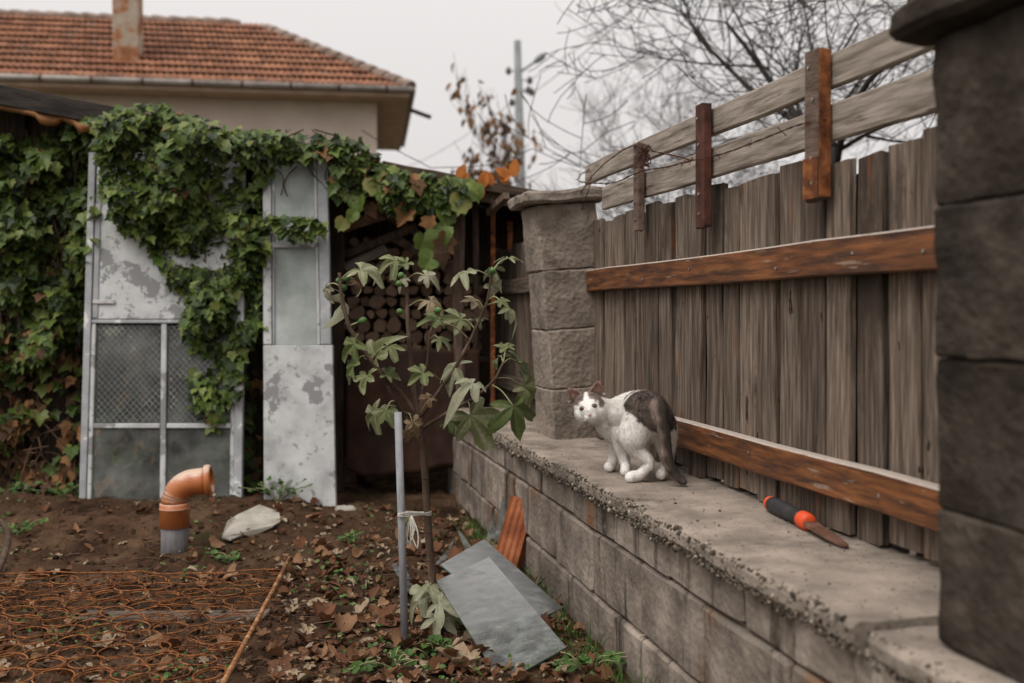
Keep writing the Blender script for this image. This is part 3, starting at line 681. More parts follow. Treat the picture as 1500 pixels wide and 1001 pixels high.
def fig_geo(r, lobes=5, deep=.5, droop=.35, cup=.2, curl=0.0, fine=6):
    """broad palmate leaf: polar outline with deep rounded lobes; rings from the stem point outwards"""
    V, Fc = [Vector((0, 0, 0))], []; E = [0.0]; n = lobes*fine; span = radians(300)
    ph = [r.uniform(-.08, .08) for _ in range(lobes)]; am = [r.uniform(.85, 1.1)*(1.08 if i == lobes//2 else .92 if i in (1, lobes-2) else .68) for i in range(lobes)]
    tw = r.uniform(-.4, .4)
    for ring in (.3, .62, .85, 1):
        for i in range(n+1):
            u = i/n; an = -span/2+span*u; k = min(int(u*lobes), lobes-1); f = u*lobes-k-.5
            lobe = abs(cos(pi*f))**1.25; R = am[k]*((1-deep)+deep*lobe)
            if ring < .5: R = (1-deep)*.9+.1*R
            rr = R*ring*.72*(1+(r.uniform(-.14, .08) if ring == 1 else 0))
            x, y = rr*sin(an), rr*cos(an)+.0
            z = .10*ring*abs(f)*2-droop*(x*x+y*y)*1.0+cup*abs(x)*.5+.05*sin(k*2.1+ring*3)*ring+curl*max(0, y-.35)**2*2.4+tw*x*y
            V.append(Vector((x, y, z))); E.append(ring)
    m_ = n+1
    for i in range(n): Fc.append((0, 1+i+1, 1+i))
    for q in range(3):
        for i in range(n): a = 1+q*m_+i; Fc.append((a, a+1, a+m_+1, a+m_))
    return V, Fc, E
def leaf_meshes(kind, mname, count, seed, vr, **kw):
    r = random.Random(seed); out = []
    for i in range(count):
        v0 = r.uniform(*vr)
        V, Fc = leaf_geo(leaf_outline(kind), r.uniform(.1, .4), r.uniform(.05, .4), r, kw.get('curl', 0)*r.uniform(-1, 1))
        me = mesh('leaf', V, Fc, False); setv(me, [min(1, max(0, v0+r.uniform(-.06, .06))) for _ in V]); me.materials.append(M[mname]); out.append(me)
    return out
IVY = leaf_meshes('ivy', 'ivy', 16, 1, (.0, .95)); IVYB = leaf_meshes('ivy', 'dead_vine', 6, 2, (.1, .9), curl=.5)
GRAPE = leaf_meshes('round', 'ivy', 8, 3, (.5, 1.0)); AUT = leaf_meshes('oval', 'autumn', 4, 4, (0, 1), curl=.6)
WEED = leaf_meshes('round', 'weed', 8, 5, (.1, 1)); BLADE = leaf_meshes('oval', 'weed', 4, 6, (.1, .8))
def frame(y, z):   # matrix with local y along y, local z near z
    y = y.normalized(); x = y.cross(z)
    if x.length < 1e-3: x = y.cross(Vector((.3, .5, .8)))
    x.normalize(); z = x.cross(y); return Matrix(((x.x, y.x, z.x, 0), (x.y, y.y, z.y, 0), (x.z, y.z, z.z, 0), (0, 0, 0, 1)))
class Stuff:
    def __init__(s): s.V, s.F, s.v = [], [], []
    def add(s, me, mt):
        b = len(s.V); s.V += [mt @ v.co for v in me.vertices]; s.F += [tuple(b+i for i in f.vertices) for f in me.polygons]
        s.v += [d.value for d in me.attributes['v'].data]
    def build(s, name, m, parent):
        if not s.V: return
        me = mesh(name, s.V, s.F); setv(me, s.v); return tag(link(name, me, m, parent), kind='stuff')

def in_poly(x, y, P):
    c = False; j = len(P)-1
    for i in range(len(P)):
        if (P[i][1] > y) != (P[j][1] > y) and x < (P[j][0]-P[i][0])*(y-P[i][1])/(P[j][1]-P[i][1])+P[i][0]: c = not c
        j = i
    return c
def vine():
    r = random.Random(21)
    root = thing('climbing_vine', (W(250, 745, YS)[0], YS, 0), 'dense green climbing vine covering the shed front and the peeling door', 'vine')
    A = [(-60, 196), (60, 194), (135, 176), (150, 300), (128, 420), (125, 520), (-60, 560)]
    A2 = [(-60, 500), (125, 470), (122, 735), (-60, 700)]
    B = [(135, 176), (175, 158), (230, 150), (300, 176), (350, 186), (440, 196), (505, 212), (470, 222), (395, 240), (386, 480), (358, 520), (345, 650), (300, 690), (285, 600), (278, 500), (262, 430), (232, 380), (205, 345), (165, 330), (148, 270)]
    Cc = [(388, 190), (530, 205), (560, 235), (530, 255), (480, 228), (400, 232)]
    D = [(396, 308), (470, 322), (482, 342), (440, 350), (396, 330)]
    items = []
    def scatter(P, n, dens, ybase, yvar, size, dead=0):
        xs = [p[0] for p in P]; ys = [p[1] for p in P]; c = 0; g = 0
        while c < n and g < n*40:
            g += 1; px, py = r.uniform(min(xs), max(xs)), r.uniform(min(ys), max(ys))
            if not in_poly(px, py, P): continue
            cl = noise.noise(Vector((px*.018, py*.018, 2.3)))
            if cl+r.uniform(-.5, .5) < dens: continue
            Y = ybase-yvar*max(0, cl+.35)*r.uniform(.3, 1)
            items.append((px, py, Y, r.uniform(*size), r.random() < dead)); c += 1
    scatter(A, 1900, -.2, YS+.14, .36, (.045, .08), .03); scatter(A2, 420, -.05, YS+.1, .15, (.055, .095), .6)
    scatter(B, 2900, -.36, YS-.12, .3, (.04, .074), .015); scatter(Cc, 170, -.4, YS-.16, .16, (.045, .075), .02); scatter(D, 60, -.5, YS-.22, .05, (.05, .075))
    scatter([(480, 215), (600, 250), (690, 262), (680, 300), (600, 310), (540, 300), (490, 285)], 260, -.3, YS-.14, .15, (.05, .08), .06)
    scatter([(355, 480), (388, 470), (386, 720), (358, 720)], 45, -.3, YS+.1, .1, (.05, .08), .6)
    scatter([(142, 480), (345, 480), (345, 735), (142, 735)], 190, -.15, YS+.08, .1, (.06, .1), .55)
    items.sort(key=lambda i: i[2]); ST, SD = Stuff(), Stuff(); k = 0
    for px, py, Y, s, dead in items:
        p = W(px, py, Y)
        tip = Vector((r.gauss(0, .6), -.75+r.gauss(0, .35), -.75+r.gauss(0, .4))); nrm = Vector((r.gauss(0, .5), -.7, 1.0+r.gauss(0, .4)))
        me = (IVYB if dead else IVY)[r.randrange(6 if dead else 16)]
        mt = T(p) @ frame(tip, nrm) @ Matrix.Diagonal((s*r.uniform(.85, 1.15), s, s, 1))
        if k < 300 and r.random() < .5: link('leaf', me, None, root, mt); k += 1
        else: (SD if dead else ST).add(me, mt)
    ST.build('foliage', M['ivy'], root); SD.build('dry_foliage', M['dead_vine'], root)
    for i in range(26):
        px = r.uniform(0, 480); y0 = r.uniform(480, 740) if px < 130 or 280 < px < 388 else r.uniform(260, 330)
        Yb = YS+.1 if px < 130 else YS-.13
        pts = [W(px+r.uniform(-15, 15)*j/3, y0+(190-y0)*j/6, Yb+r.uniform(-.02, .02)) for j in range(7)]
        tube('stem', spline(pts, 3), r.uniform(.002, .005), M['stem'], root, 5)
    for i in range(14):
        px = r.uniform(0, 118); pts = [W(px+r.uniform(-14, 14)*j, 745-j*r.uniform(20, 36), YS+.02+r.uniform(-.04, .04)) for j in range(5)]
        tube('dry_stem', spline(pts, 3), r.uniform(.002, .005), M['stem'], root, 5)
    # grape vine over the open bay
    g = thing('grape_vine', W(640, 300, YS-.1), 'grape vine with broad yellowing leaves hanging over the open firewood bay', 'vine')
    spots = [(640, 352, .13), (655, 362, .15), (622, 356, .1), (636, 385, .12), (618, 300, .15), (600, 318, .12), (585, 298, .1), (665, 300, .13), (650, 318, .12), (545, 275, .12), (560, 290, .1), (575, 268, .1), (525, 300, .1), (630, 330, .1),
             (690, 285, .1), (676, 300, .12), (655, 345, .11), (505, 330, .08), (520, 318, .07), (645, 375, .12), (610, 275, .09), (680, 275, .09), (660, 272, .09), (540, 310, .09)]
    for i, (px, py, s) in enumerate(spots):
        me = GRAPE[r.randrange(8)] if r.random() > .15 else IVYB[r.randrange(6)]
        tip = Vector((r.gauss(0, .5), -.3, -1)); nrm = Vector((r.gauss(0, .4), -1, .5+r.gauss(0, .3)))
        link('leaf', me, None, g, T(W(px, py-s*120, YS-.12-r.uniform(0, .12))) @ frame(tip, nrm) @ Matrix.Diagonal((s, s, s, 1)))
    for pts in ([(560, 262), (600, 275), (640, 300), (645, 360)], [(500, 250), (560, 262), (620, 262), (690, 275)], [(505, 260), (515, 300), (512, 340)]):
        tube('stem', spline([W(x, y, YS-.1) for x, y in pts], 5), .004, M['stem'], g, 6)
    # orange autumn leaves lying on the roof edge
    for i, (px, py) in enumerate(((663, 270), (670, 258), (678, 266), (706, 272), (722, 268), (733, 262), (738, 266), (741, 258), (700, 290), (752, 256), (690, 280), (668, 283))):
        s = r.uniform(.06, .1); o = link('fallen_orange_leaf', AUT[i % 4], None, None, T(W(px, py+4, YS-.14)) @ frame(Vector((r.gauss(0, .5), -.2, 1)), Vector((r.gauss(0, .6), -1, .3))) @ Matrix.Diagonal((s*1.2, s, s, 1)))
        tag(o, 'small orange autumn leaf caught on the low edge of the shed roof', 'leaf', 'orange leaves on the shed roof')
vine()

# ------------------------------------------------------------------ old door and window panel leaning on the shed
def old_door():
    Yb = YS-.33; Yt = YS+.0
    def P(px, py): # point on the leaning plane
        k = (745-py)/(745-172); return W(px, py, Yb+(Yt-Yb)*k)
    d = thing('old_door', P(240, 745), 'peeling white door with four dusty glass panes half covered by vine', 'door')
    def slab(name, x0, y0, x1, y1, th, m, parent, off=0, skew=0):
        dd = Vector((0, -1, .05)).normalized(); V = []
        for px, py in ((x0, y0), (x1, y0), (x1, y1), (x0, y1)):
            V.append(P(px+lean(px, py), py)+dd*off)
        V += [v+dd*th for v in V]
        bm = bmesh.new(); vs = [bm.verts.new(v) for v in V]
        for f in ((0, 1, 2, 3), (7, 6, 5, 4), (0, 4, 5, 1), (1, 5, 6, 2), (2, 6, 7, 3), (3, 7, 4, 0)): bm.faces.new([vs[i] for i in f])
        bmesh.ops.recalc_face_normals(bm, faces=bm.faces[:]); bmesh.ops.bevel(bm, geom=bm.edges[:], offset=.003, segments=1, affect='EDGES')
        return link(name, bm_mesh(name, bm), m, parent)
    lean = lambda px, py: (470-py)*.028*(1 if px < 200 else .3)
    slab('stile', 127, 225, 137, 748, .035, M['peel_grey'], d); slab('stile', 347, 225, 359, 728, .035, M['peel_grey'], d)
    slab('panel', 139, 225, 346, 468, .028, M['peel'], d)
    slab('panel_batten', 139, 300, 147, 466, .004, M['peel_grey'], d, .03)
    slab('rail', 138, 469, 346, 474, .034, M['peel_grey'], d); slab('rail', 137, 738, 347, 748, .034, M['peel_grey'], d)
    slab('glazing_bar', 239, 475, 247, 737, .03, M['peel'], d); slab('glazing_bar', 138, 620, 238, 627, .029, M['peel'], d); slab('glazing_bar', 248, 620, 346, 627, .029, M['peel'], d)
    slab('glazing_bar', 138, 475, 144, 737, .03, M['peel'], d, .001); slab('glazing_bar', 341, 475, 347, 737, .03, M['peel'], d, .001)
    for x0, x1 in ((143, 240), (246, 342)):
        for y0, y1 in ((476, 621), (626, 738)):
            pn = slab('pane', x0, y0, x1, y1, .004, M['glass_old'], d, .012)
            if y0 < 500:   # diamond wire lattice in the upper panes
                V, Fc = [], []; st = 9
                for s in (1, -1):
                    for c in range(-200, 400, st):
                        seg = []
                        for q in range(0, 60):
                            y = y0+q*2.4; x = x0+c+s*q*2.4*.9
                            if x0+2 < x < x1-2 and y < y1-2: seg.append(P(x+lean(x, y), y)+Vector((0, -.018, 0)))
                        if len(seg) > 1: tube_into(V, Fc, [seg[0], seg[-1]], .0009, 4)
                link('wire_lattice', mesh('wire_lattice', V, Fc), M['peel_grey'], pn)
    # hinge
    slab('hinge', 139, 440, 172, 446, .006, M['steel'], d, .034)
    # narrow window panel
    Yb2 = YS-.38; Yt2 = YS-.06
    def P2(px, py): k = (745-py)/(745-215); return W(px, py, Yb2+(Yt2-Yb2)*k)
    nonlocal_P = P
    w = thing('window_panel', P2(440, 748), 'narrow white peeling window panel with fogged glass leaning on the shed', 'window panel')
    def slab2(name, x0, y0, x1, y1, th, m, off=0):
        dd = Vector((0, -1, .05)).normalized(); V = []
        for px, py in ((x0, y0), (x1, y0), (x1, y1), (x0, y1)): V.append(P2(px+(py-745)*(.022 if px > 440 else .004), py)+dd*off)
        V += [v+dd*th for v in V]; bm = bmesh.new(); vs = [bm.verts.new(v) for v in V]
        for f in ((0, 1, 2, 3), (7, 6, 5, 4), (0, 4, 5, 1), (1, 5, 6, 2), (2, 6, 7, 3), (3, 7, 4, 0)): bm.faces.new([vs[i] for i in f])
        bmesh.ops.recalc_face_normals(bm, faces=bm.faces[:]); bmesh.ops.bevel(bm, geom=bm.edges[:], offset=.003, segments=1, affect='EDGES')
        return link(name, bm_mesh(name, bm), m, w)
    slab2('stile', 389, 216, 401, 505, .035, M['peel']); slab2('stile', 477, 216, 492, 505, .035, M['peel_grey'])
    slab2('rail', 402, 216, 476, 224, .034, M['peel']); slab2('rail', 402, 356, 476, 364, .03, M['peel'])
    slab2('panel', 389, 506, 494, 748, .036, M['peel'])
    slab2('bead', 402, 225, 405, 505, .028, M['peel_grey']); slab2('bead', 472, 225, 476, 505, .028, M['peel'])
    slab2('pane', 404, 223, 474, 357, .004, M['glass_fog'], .012); slab2('pane', 404, 363, 474, 506, .004, M['glass_fog'], .012)
old_door()

# ------------------------------------------------------------------ orange drain pipe
def pipe():
    b = G(256, 812); b.z = gz(b.x, b.y)-.06; r = .0555
    t = thing('drain_pipe', (b.x, b.y, 0), 'orange plastic drain pipe elbow on a grey stub rising from the soil', 'pipe')
    X = Vector((cos(.14), sin(.14), 0)); Z = Vector((0, 0, 1))
    tube('grey_stub', [b, b+Z*.1, b+Z*.186, b+Z*.19], [r, r, r, r-.004], M['grey_pvc'], t, 28)
    o = b+Z*.17
    P = [o+Z*s for s in (0, .002, .075, .078, .081, .098, .1)]; R = [r+.002, r+.0055, r+.0055, r+.0085, r+.0055, r+.0055, r+.001]
    tube('socket', P, R, M['orange_pvc'], t, 28)
    c = o+Z*.1; P, R = [], []; Rb = .085
    for i in range(13):
        a = radians(87)*i/12; P.append(c+X*(Rb*(1-cos(a)))+Z*(Rb*sin(a))); R.append(r)
    e = P[-1]; d = (P[-1]-P[-2]).normalized()
    P += [e+d*.03, e+d*.045]; R += [r, r]
    el = tube('elbow', P, R, M['orange_pvc'], t, 28)
    q = e+d*.045
    # open socket mouth with real thickness
    V, Fc = [], []; a = d.cross(Z).normalized(); up = a.cross(d); n = 28
    prof = [(0, r-.001), (0, r+.009), (.008, r+.011), (.02, r+.009), (.026, r+.004), (.026, r-.005), (-.06, r-.006)]
    for s, rr in prof:
        for i in range(n): k = 2*pi*i/n; V.append(q+d*s+(a*cos(k)+up*sin(k))*rr)
    for j in range(len(prof)-1):
        for i in range(n): Fc.append((j*n+i, j*n+(i+1) % n, (j+1)*n+(i+1) % n, (j+1)*n+i))
    link('mouth_rim', mesh('mouth_rim', V, Fc, True), M['orange_pvc'], t)
pipe()

# ------------------------------------------------------------------ rusty bed spring
def bedspring():
    r = random.Random(8); c0 = G(418, 832, .07); c1 = G(325, 1010, .05)          # right-hand edge of the spring
    dv = (c1-c0); Ld = dv.length; dv.normalize(); left = Vector((-1, -.045, 0)).normalized()
    t = thing('bed_spring', (c0+c1)/2+left*.6, 'rusty bed spring net of linked wire coils lying on the soil', 'bed spring')
    def bp(i, j, z=0): 
        p = c0+left*i+dv*j; p.z = gz(p.x, p.y)+.045+z+.012*noise.noise(Vector((i*3, j*3, 4))); return p
    sp = .104
    V, Fc = [], []; n = 26
    pts = []
    for k in range(n*2+1):
        q = 2*pi*k/n; rad = .043+.004*k/(n*2); pts.append((rad*cos(q), rad*sin(q), -.006+.012*k/(n*2)))
    tube_into(V, Fc, pts, .0019, 4); me = mesh('coil', V, Fc); me.materials.append(M['rust_wire'])
    V, Fc = [], []; tube_into(V, Fc, [(.048*cos(2*pi*k/n)*1.05, .048*sin(2*pi*k/n), .0) for k in range(n+1)], .0021, 4); me2 = mesh('coil', V, Fc); me2.materials.append(M['rust_wire'])
    cells = []
    for a in range(int(2.1/sp)):
        for b in range(int(1.62/sp)):
            p = bp(.055+a*sp+(sp/2 if b % 2 else 0), .05+b*sp*.92)
            if (p.x*F/p.y)+750 < -70: continue
            cells.append(p)
    cells.sort(key=lambda p: p.y)
    for p in cells[:298]:
        link('coil', me if r.random() < .3 else me2, None, t, T(p+Vector((r.uniform(-.006, .006), r.uniform(-.006, .006), r.uniform(-.006, .008)))) @ Matrix.Rotation(r.uniform(-.1, .1), 4, 'X') @ Matrix.Rotation(r.uniform(-.1, .1), 4, 'Y') @ Matrix.Rotation(r.uniform(0, 6.3), 4, 'Z') @ Matrix.Diagonal((r.uniform(.94, 1.1), r.uniform(.94, 1.06), 1, 1)))
    for b in range(int(1.62/(sp*.92))+1):            # lacing helices
        pts = []; j = .004+b*sp*.92
        for k in range(420):
            i = k*.0052; q = k*1.15; p = bp(i, j+.006*sin(i*9)); pts.append(p+Vector((0, .0075*cos(q), .0075*sin(q))))
        tube('lacing_helix', pts, .0009, M['rust_wire'], t, 3, False)
    top = spline([c0+left*(i*.3)+Vector((0, 0, .01*sin(i*2)))+Vector((0, .0, .0)) for i in range(8)], 4)
    tube('border_wire', [Vector((p.x, p.y, gz(p.x, p.y)+.06)) for p in top], .003, M['rust_wire'], t, 6)
    tube('border_rod', [c0+Vector((.01, .03, .03)), c0.lerp(c1, .5)+Vector((.004, 0, .012)), c1+Vector((0, 0, .01))], .0075, M['rod'], t, 8)
bedspring()

# ------------------------------------------------------------------ stake, tie and fig tree
stake_b = G(594, 950); stake_t = W(583, 604, stake_b.y+.02)
tag(tube('garden_stake', [stake_b-Vector((0, 0, .05)), stake_b.lerp(stake_t, .5), stake_t], .0115, M['stake'], None, 14), 'straight grey plastic stake beside the young fig trunk', 'stake')
YF = 3.16
def fig_tree():
    r = random.Random(31)
    base = G(637, 926); base.z = -.02
    t = thing('fig_tree', base, 'young fig tree with drooping lobed leaves and green figs tied to a stake', 'tree')
    trunk = [(637, 926, YF), (636, 880, YF), (629, 800, YF), (624, 720, YF), (619, 650, YF), (614, 612, YF)]
    TP = spline([W(*p) for p in trunk], 4); TP[0].z = -.02
    tube('trunk', TP, lerpr([.0135, .0125, .0125, .0115, .011, .0105], len(TP)), M['bark'], t, 10)
    for i in range(3, len(TP), 2):     # leaf-scar rings
        tube('bark_ring', [TP[i]-Vector((0, 0, .002)), TP[i]+Vector((0, 0, .002))], .0132-.00009*i, M['bark'], t, 10)
    BR_ = [([(613, 612, YF), (590, 580, YF-.02), (553, 541, YF-.05), (526, 503, YF-.06), (509, 472, YF-.07), (500, 430, YF-.07), (497, 400, YF-.07)], .0085),
           ([(614, 616, YF), (606, 570, YF+.01), (600, 510, YF+.01), (597, 450, YF+.02), (595, 388, YF+.02)], .0085),
           ([(614, 618, YF), (618, 580, YF+.06), (626, 530, YF+.09), (632, 480, YF+.1)], .006),
           ([(615, 612, YF), (640, 578, YF-.03), (672, 530, YF-.04), (696, 483, YF-.04), (714, 440, YF-.05), (720, 400, YF-.05)], .0065),
           ([(619, 628, YF), (655, 605, YF-.06), (692, 585, YF-.08), (723, 558, YF-.1), (737, 532, YF-.1)], .0065),
           ([(610, 610, YF), (590, 603, YF-.03), (574, 580, YF-.06), (568, 566, YF-.06)], .006)]
    allp = []
    for pts, rad in BR_:
        P = spline([W(*p) for p in pts], 6); P = [p+Vector((r.uniform(-1, 1), 0, r.uniform(-1, 1)))*.0012 for p in P]
        tube('branch', P, lerpr([rad, rad*.85, rad*.6], len(P)), M['bark'], t, 8)
        allp += P[4:]
    # leaves: px, py of blade centre, size in photo px, tint (0 dark green .. .8 pale .. 1 brown), tilt: 0 faces camera, 1 seen flat
    LV = [(507, 448, 70, .78, .3), (474, 428, 42, .8, .6), (569, 385, 62, .5, .3), (540, 400, 70, .62, .6), (527, 415, 52, .97, .2), (590, 388, 38, .4, .5), (630, 406, 42, .8, .4), (673, 404, 62, .66, .85),
          (640, 446, 60, .88, .7), (664, 468, 66, .45, .3), (633, 468, 50, .2, .4), (690, 440, 44, .85, .4), (725, 424, 46, .72, .4), (722, 398, 52, .35, .8), (748, 378, 58, .5, .7), (738, 444, 34, .4, .3), (754, 458, 62, .55, .9),
          (510, 512, 70, .3, .5), (514, 543, 58, .25, .5), (556, 512, 66, .5, .5), (578, 507, 50, .45, .5), (535, 560, 56, .4, .5), (541, 612, 70, .5, .2), (560, 608, 52, .4, .2), (655, 540, 84, .7, .4), (684, 566, 70, .74, .3),
          (612, 552, 56, .35, .6), (727, 526, 62, .25, .6), (764, 535, 70, .22, .85), (776, 576, 84, .5, .5), (757, 612, 100, .12, .35), (698, 624, 100, .55, .3), (666, 620, 54, .2, .3), (605, 523, 50, .4, .5), (623, 588, 36, .95, .3), (607, 625, 40, .9, .2),
          (588, 412, 30, .82, .4), (700, 470, 40, .6, .6), (655, 580, 48, .3, .6), (573, 552, 46, .38, .6), (612, 480, 40, .3, .5), (740, 505, 44, .45, .7), (583, 590, 40, .3, .4), (650, 500, 44, .5, .6), (596, 640, 34, .93, .2),
          (612, 880, 74, .72, .5), (655, 890, 78, .74, .5), (632, 862, 66, .68, .5), (668, 905, 60, .6, .5), (640, 915, 66, .78, .3)]
    for k, (px, py, s, tint, tilt) in enumerate(LV):
        if k in (33, 38, 40, 42): continue
        tint = min(1, tint*.92+.05) if tint < .6 else tint
        Y = YF-.04+r.uniform(-.1, .08); c = W(px, py, Y); size = s/F*Y*.7
        low = py > 840
        near = min(allp if not low else TP[:6], key=lambda p: (p-c).length)
        if (near-c).length > .16 and not low: c = c+(near-c)*0
        out = (c-near); out.y *= .5
        if out.length < .02: out = Vector((r.uniform(-1, 1), -.3, .2))
        tip = out.normalized()+Vector((0, 0, -.55 if tint > .35 else -.25))+Vector((r.gauss(0, .25), r.gauss(0, .25), r.gauss(0, .15)))
        nrm = Vector((r.gauss(0, .25), -1+tilt*.7, .35+tilt*.9))
        dry = tint > .85
        V, Fc, E = fig_geo(r, 5, r.uniform(.42, .6) if not dry else .45, r.uniform(.3, 1.1)+(.5 if dry else 0), r.uniform(-.6, 1.3)+(.8 if dry else 0), r.uniform(-1.3, .6))
        me = mesh('leaf', V, Fc, True); eb = r.random()
        setv(me, [min(1, max(0, tint+r.uniform(-.05, .05)+((.9-tint)*.6*max(0, noise.noise(Vector((k, e*3, i_*.12)))+.1) if eb > .5 else 0))) for i_, e in enumerate(E)]); me.materials.append(M['fig'])
        for i_, d_ in enumerate(me.attributes['v'].data):
            if i_ and (i_-1) % 31 % 6 == 3 and d_.value < .75: d_.value = min(.82, d_.value+.2)      # pale veins along the lobes
        mt = T(c) @ frame(tip, nrm); stem = mt @ Vector((0, -.0, 0))
        off = (mt.to_3x3() @ Vector((0, -.25*size, 0)))
        lf = link('leaf', me, None, t, T(off) @ mt @ Matrix.Diagonal((size, size, size, 1)))
        s0 = c+off; mid = (s0+near)/2+Vector((0, 0, .012))
        tube('petiole', spline([near, mid, s0], 4), .0022, M['petiole'], t, 5)
    for px, py in ((497, 411), (506, 408), (502, 421), (588, 404), (585, 416), (586, 457), (721, 398), (530, 470), (640, 455)):
        c = W(px, py, YF-.06); near = min(allp, key=lambda p: (p-c).length); d = (c-near).normalized() if (c-near).length > .004 else Vector((0, -.3, 1)).normalized()
        P = [c-d*.014, c-d*.011, c-d*.004, c+d*.006, c+d*.013, c+d*.016]; tube('fig_fruit', P, [.0025, .005, .009, .0105, .007, .0025], M['fruit'], t, 12)
        if (c-near).length < .06: tube('fruit_stalk', [near, c-d*.012], .0025, M['petiole'], t, 5)
fig_tree()
def tie():
    V, Fc = [], []; z = W(600, 754, 3.05).z
    s = stake_b.lerp(stake_t, .58); s = W(588, 754, stake_b.y+.005); q = W(627, 752, YF)
    ring = []
    for k in range(3):
        P = []
        for i in range(25):
            a = 2*pi*i/24; c = s.lerp(q, .5+.5*cos(a)); n = Vector((-(q-s).y, (q-s).x, 0)).normalized(); P.append(c+n*(.0155*sin(a))+(s-q).normalized()*(-.016*cos(a))+Vector((0, 0, .004*(k-1)+.002*sin(a*3+k))))
        tube_into(V, Fc, P, .0022, 5)
    kn = W(603, 756, 3.03)
    for dx, L_, w in ((-.008, .085, .012), (.018, .1, .01)):
        P = [kn+Vector((dx*u+w*sin(u*pi)*sg, -.004, -L_*u)) for sg, us in ((1, [i/8 for i in range(9)]), (-1, [1-i/8 for i in range(9)])) for u in us]
        tube_into(V, Fc, P, .0022, 5)
    for dx, L_ in ((-.016, .09), (.004, .075), (-.004, .1)):
        tube_into(V, Fc, spline([kn, kn+Vector((dx*.6, -.005, -L_*.4)), kn+Vector((dx, -.002, -L_))], 4), .0018, 5)
    tag(link('tie_string', mesh('tie_string', V, Fc, True), M['string']), 'white string tied in a bow round stake and fig trunk', 'string')
tie()

# ------------------------------------------------------------------ glass sheets, shards, clay brick, stones
def pane4(name, P, th, label, cat, group=None):
    n = (P[1]-P[0]).cross(P[3]-P[0]).normalized()
    if n.z < 0: n = -n
    th_ = thing(name, sum(P, Vector())/len(P), label, cat, group); k = len(P)
    V = [p for p in P]+[p+n*th for p in P]
    me = mesh('sheet', V, [tuple(range(k))[::-1], tuple(range(k, 2*k))]); link('sheet', me, M['glass_sheet'], th_)
    Vr, Fr = list(V), []
    for i in range(k): Fr.append((i, (i+1) % k, k+(i+1) % k, k+i))
    link('cut_edge', mesh('cut_edge', Vr, Fr), M['glass_edge'], th_)
def at_z(px, py, z): return G(px, py, z)
def quad(a, b, c, px, py):        # three corners at their heights, the fourth on the same plane
    n = (b-a).cross(c-a); o = Vector((0, 0, H)); d = W(px, py, 1)-o; return [a, b, c, o+d*((a-o).dot(n)/d.dot(n))]
pane4('glass_sheet', quad(at_z(640, 853, .165), at_z(717, 818, .225), at_z(830, 950, .05), 735, 1004), .006, 'dusty rectangular glass sheet lying in front over another sheet', 'glass sheet')
pane4('glass_sheet', quad(at_z(645, 829, .155), at_z(709, 792, .205), at_z(824, 892, .05), 760, 925), .006, 'cracked dusty glass sheet lying underneath beside the block wall', 'glass sheet')
for i, (P, l) in enumerate((([(634, 832), (666, 788), (655, 818)], 'pointed pale glass shard beside the fig trunk'), ([(664, 764), (690, 800), (682, 806)], 'narrow glass shard lying behind the glass sheets'),
                            ([(712, 790), (722, 752), (728, 790)], 'upright pointed glass shard in front of the clay brick'), ([(724, 792), (735, 730), (746, 722), (735, 792)], 'tall thin glass shard leaning on the clay brick'), ([(572, 826), (592, 822), (606, 862), (596, 868)], 'pale angular shard on the soil beside the grey stake'))):
    Yb = G(P[-1][0], P[-1][1]+8, .02).y if i not in (2, 3) else G(P[0][0], P[0][1]+12, .02).y
    pts = []
    y0 = max(p[1] for p in P)
    for px, py in P: pts.append(W(px, py, Yb+(y0-py)*.0012))
    if i == 4: pts = [G(px, py, .03+.01*k) for k, (px, py) in enumerate(P)]
    n = (pts[1]-pts[0]).cross(pts[2]-pts[0]).normalized()*.005; k = len(pts)
    V = pts+[p+n for p in pts]; Fc = [tuple(range(k))[::-1], tuple(range(k, 2*k))]+[(q, (q+1) % k, k+(q+1) % k, k+q) for q in range(k)]
    tag(link('glass_shard', mesh('glass_shard', V, Fc), M['glass_sheet']), l, 'glass shard')
def clay():
    a = G(742, 830, .02); b = W(768, 735, a.y+.10); d = (b-a); L_ = d.length
    t = thing('clay_brick', a, 'orange ribbed hollow clay brick leaning against the block wall', 'brick')
    V, Fc = [], []; w, h_ = .105, .05; prof = []
    n = 13
    for i in range(n): x = -w/2+w*i/(n-1); prof.append((x, h_/2-(.006 if i % 3 == 1 else 0)))
    prof += [(w/2, -h_/2), (-w/2, -h_/2)]; k = len(prof)
    r = random.Random(2)
    for s in (0, .25, .5, .75, 1):
        for x, z in prof: V.append((x, s*L_+(r.uniform(-.012, .012) if s == 1 else 0), z))
    for j in range(4):
        for i in range(k): Fc.append((j*k+i, j*k+(i+1) % k, (j+1)*k+(i+1) % k, (j+1)*k+i))
    Fc += [tuple(range(k)), tuple(range(4*k, 5*k))[::-1]]
    fm = frame(d, Vector((-.45, -1, .25)))
    link('body', mesh('body', V, Fc), M['clay_block'], t, T(a) @ fm)
    link('broken_edge', box(.03, .07, .045, .006, 3, .008, 30, 4), M['stone'], t, T(a+d*.9) @ fm @ T((w/2, 0, 0)))
clay()
def lump(name, p, s, m, label, cat, seed):
    me = box(s[0], s[1], s[2], min(s)*.2, 4, min(s)*.25, 14, seed, name, False)
    return tag(link(name, me, m, None, T(p) @ Matrix.Rotation(seed, 4, 'Z')), label, cat)
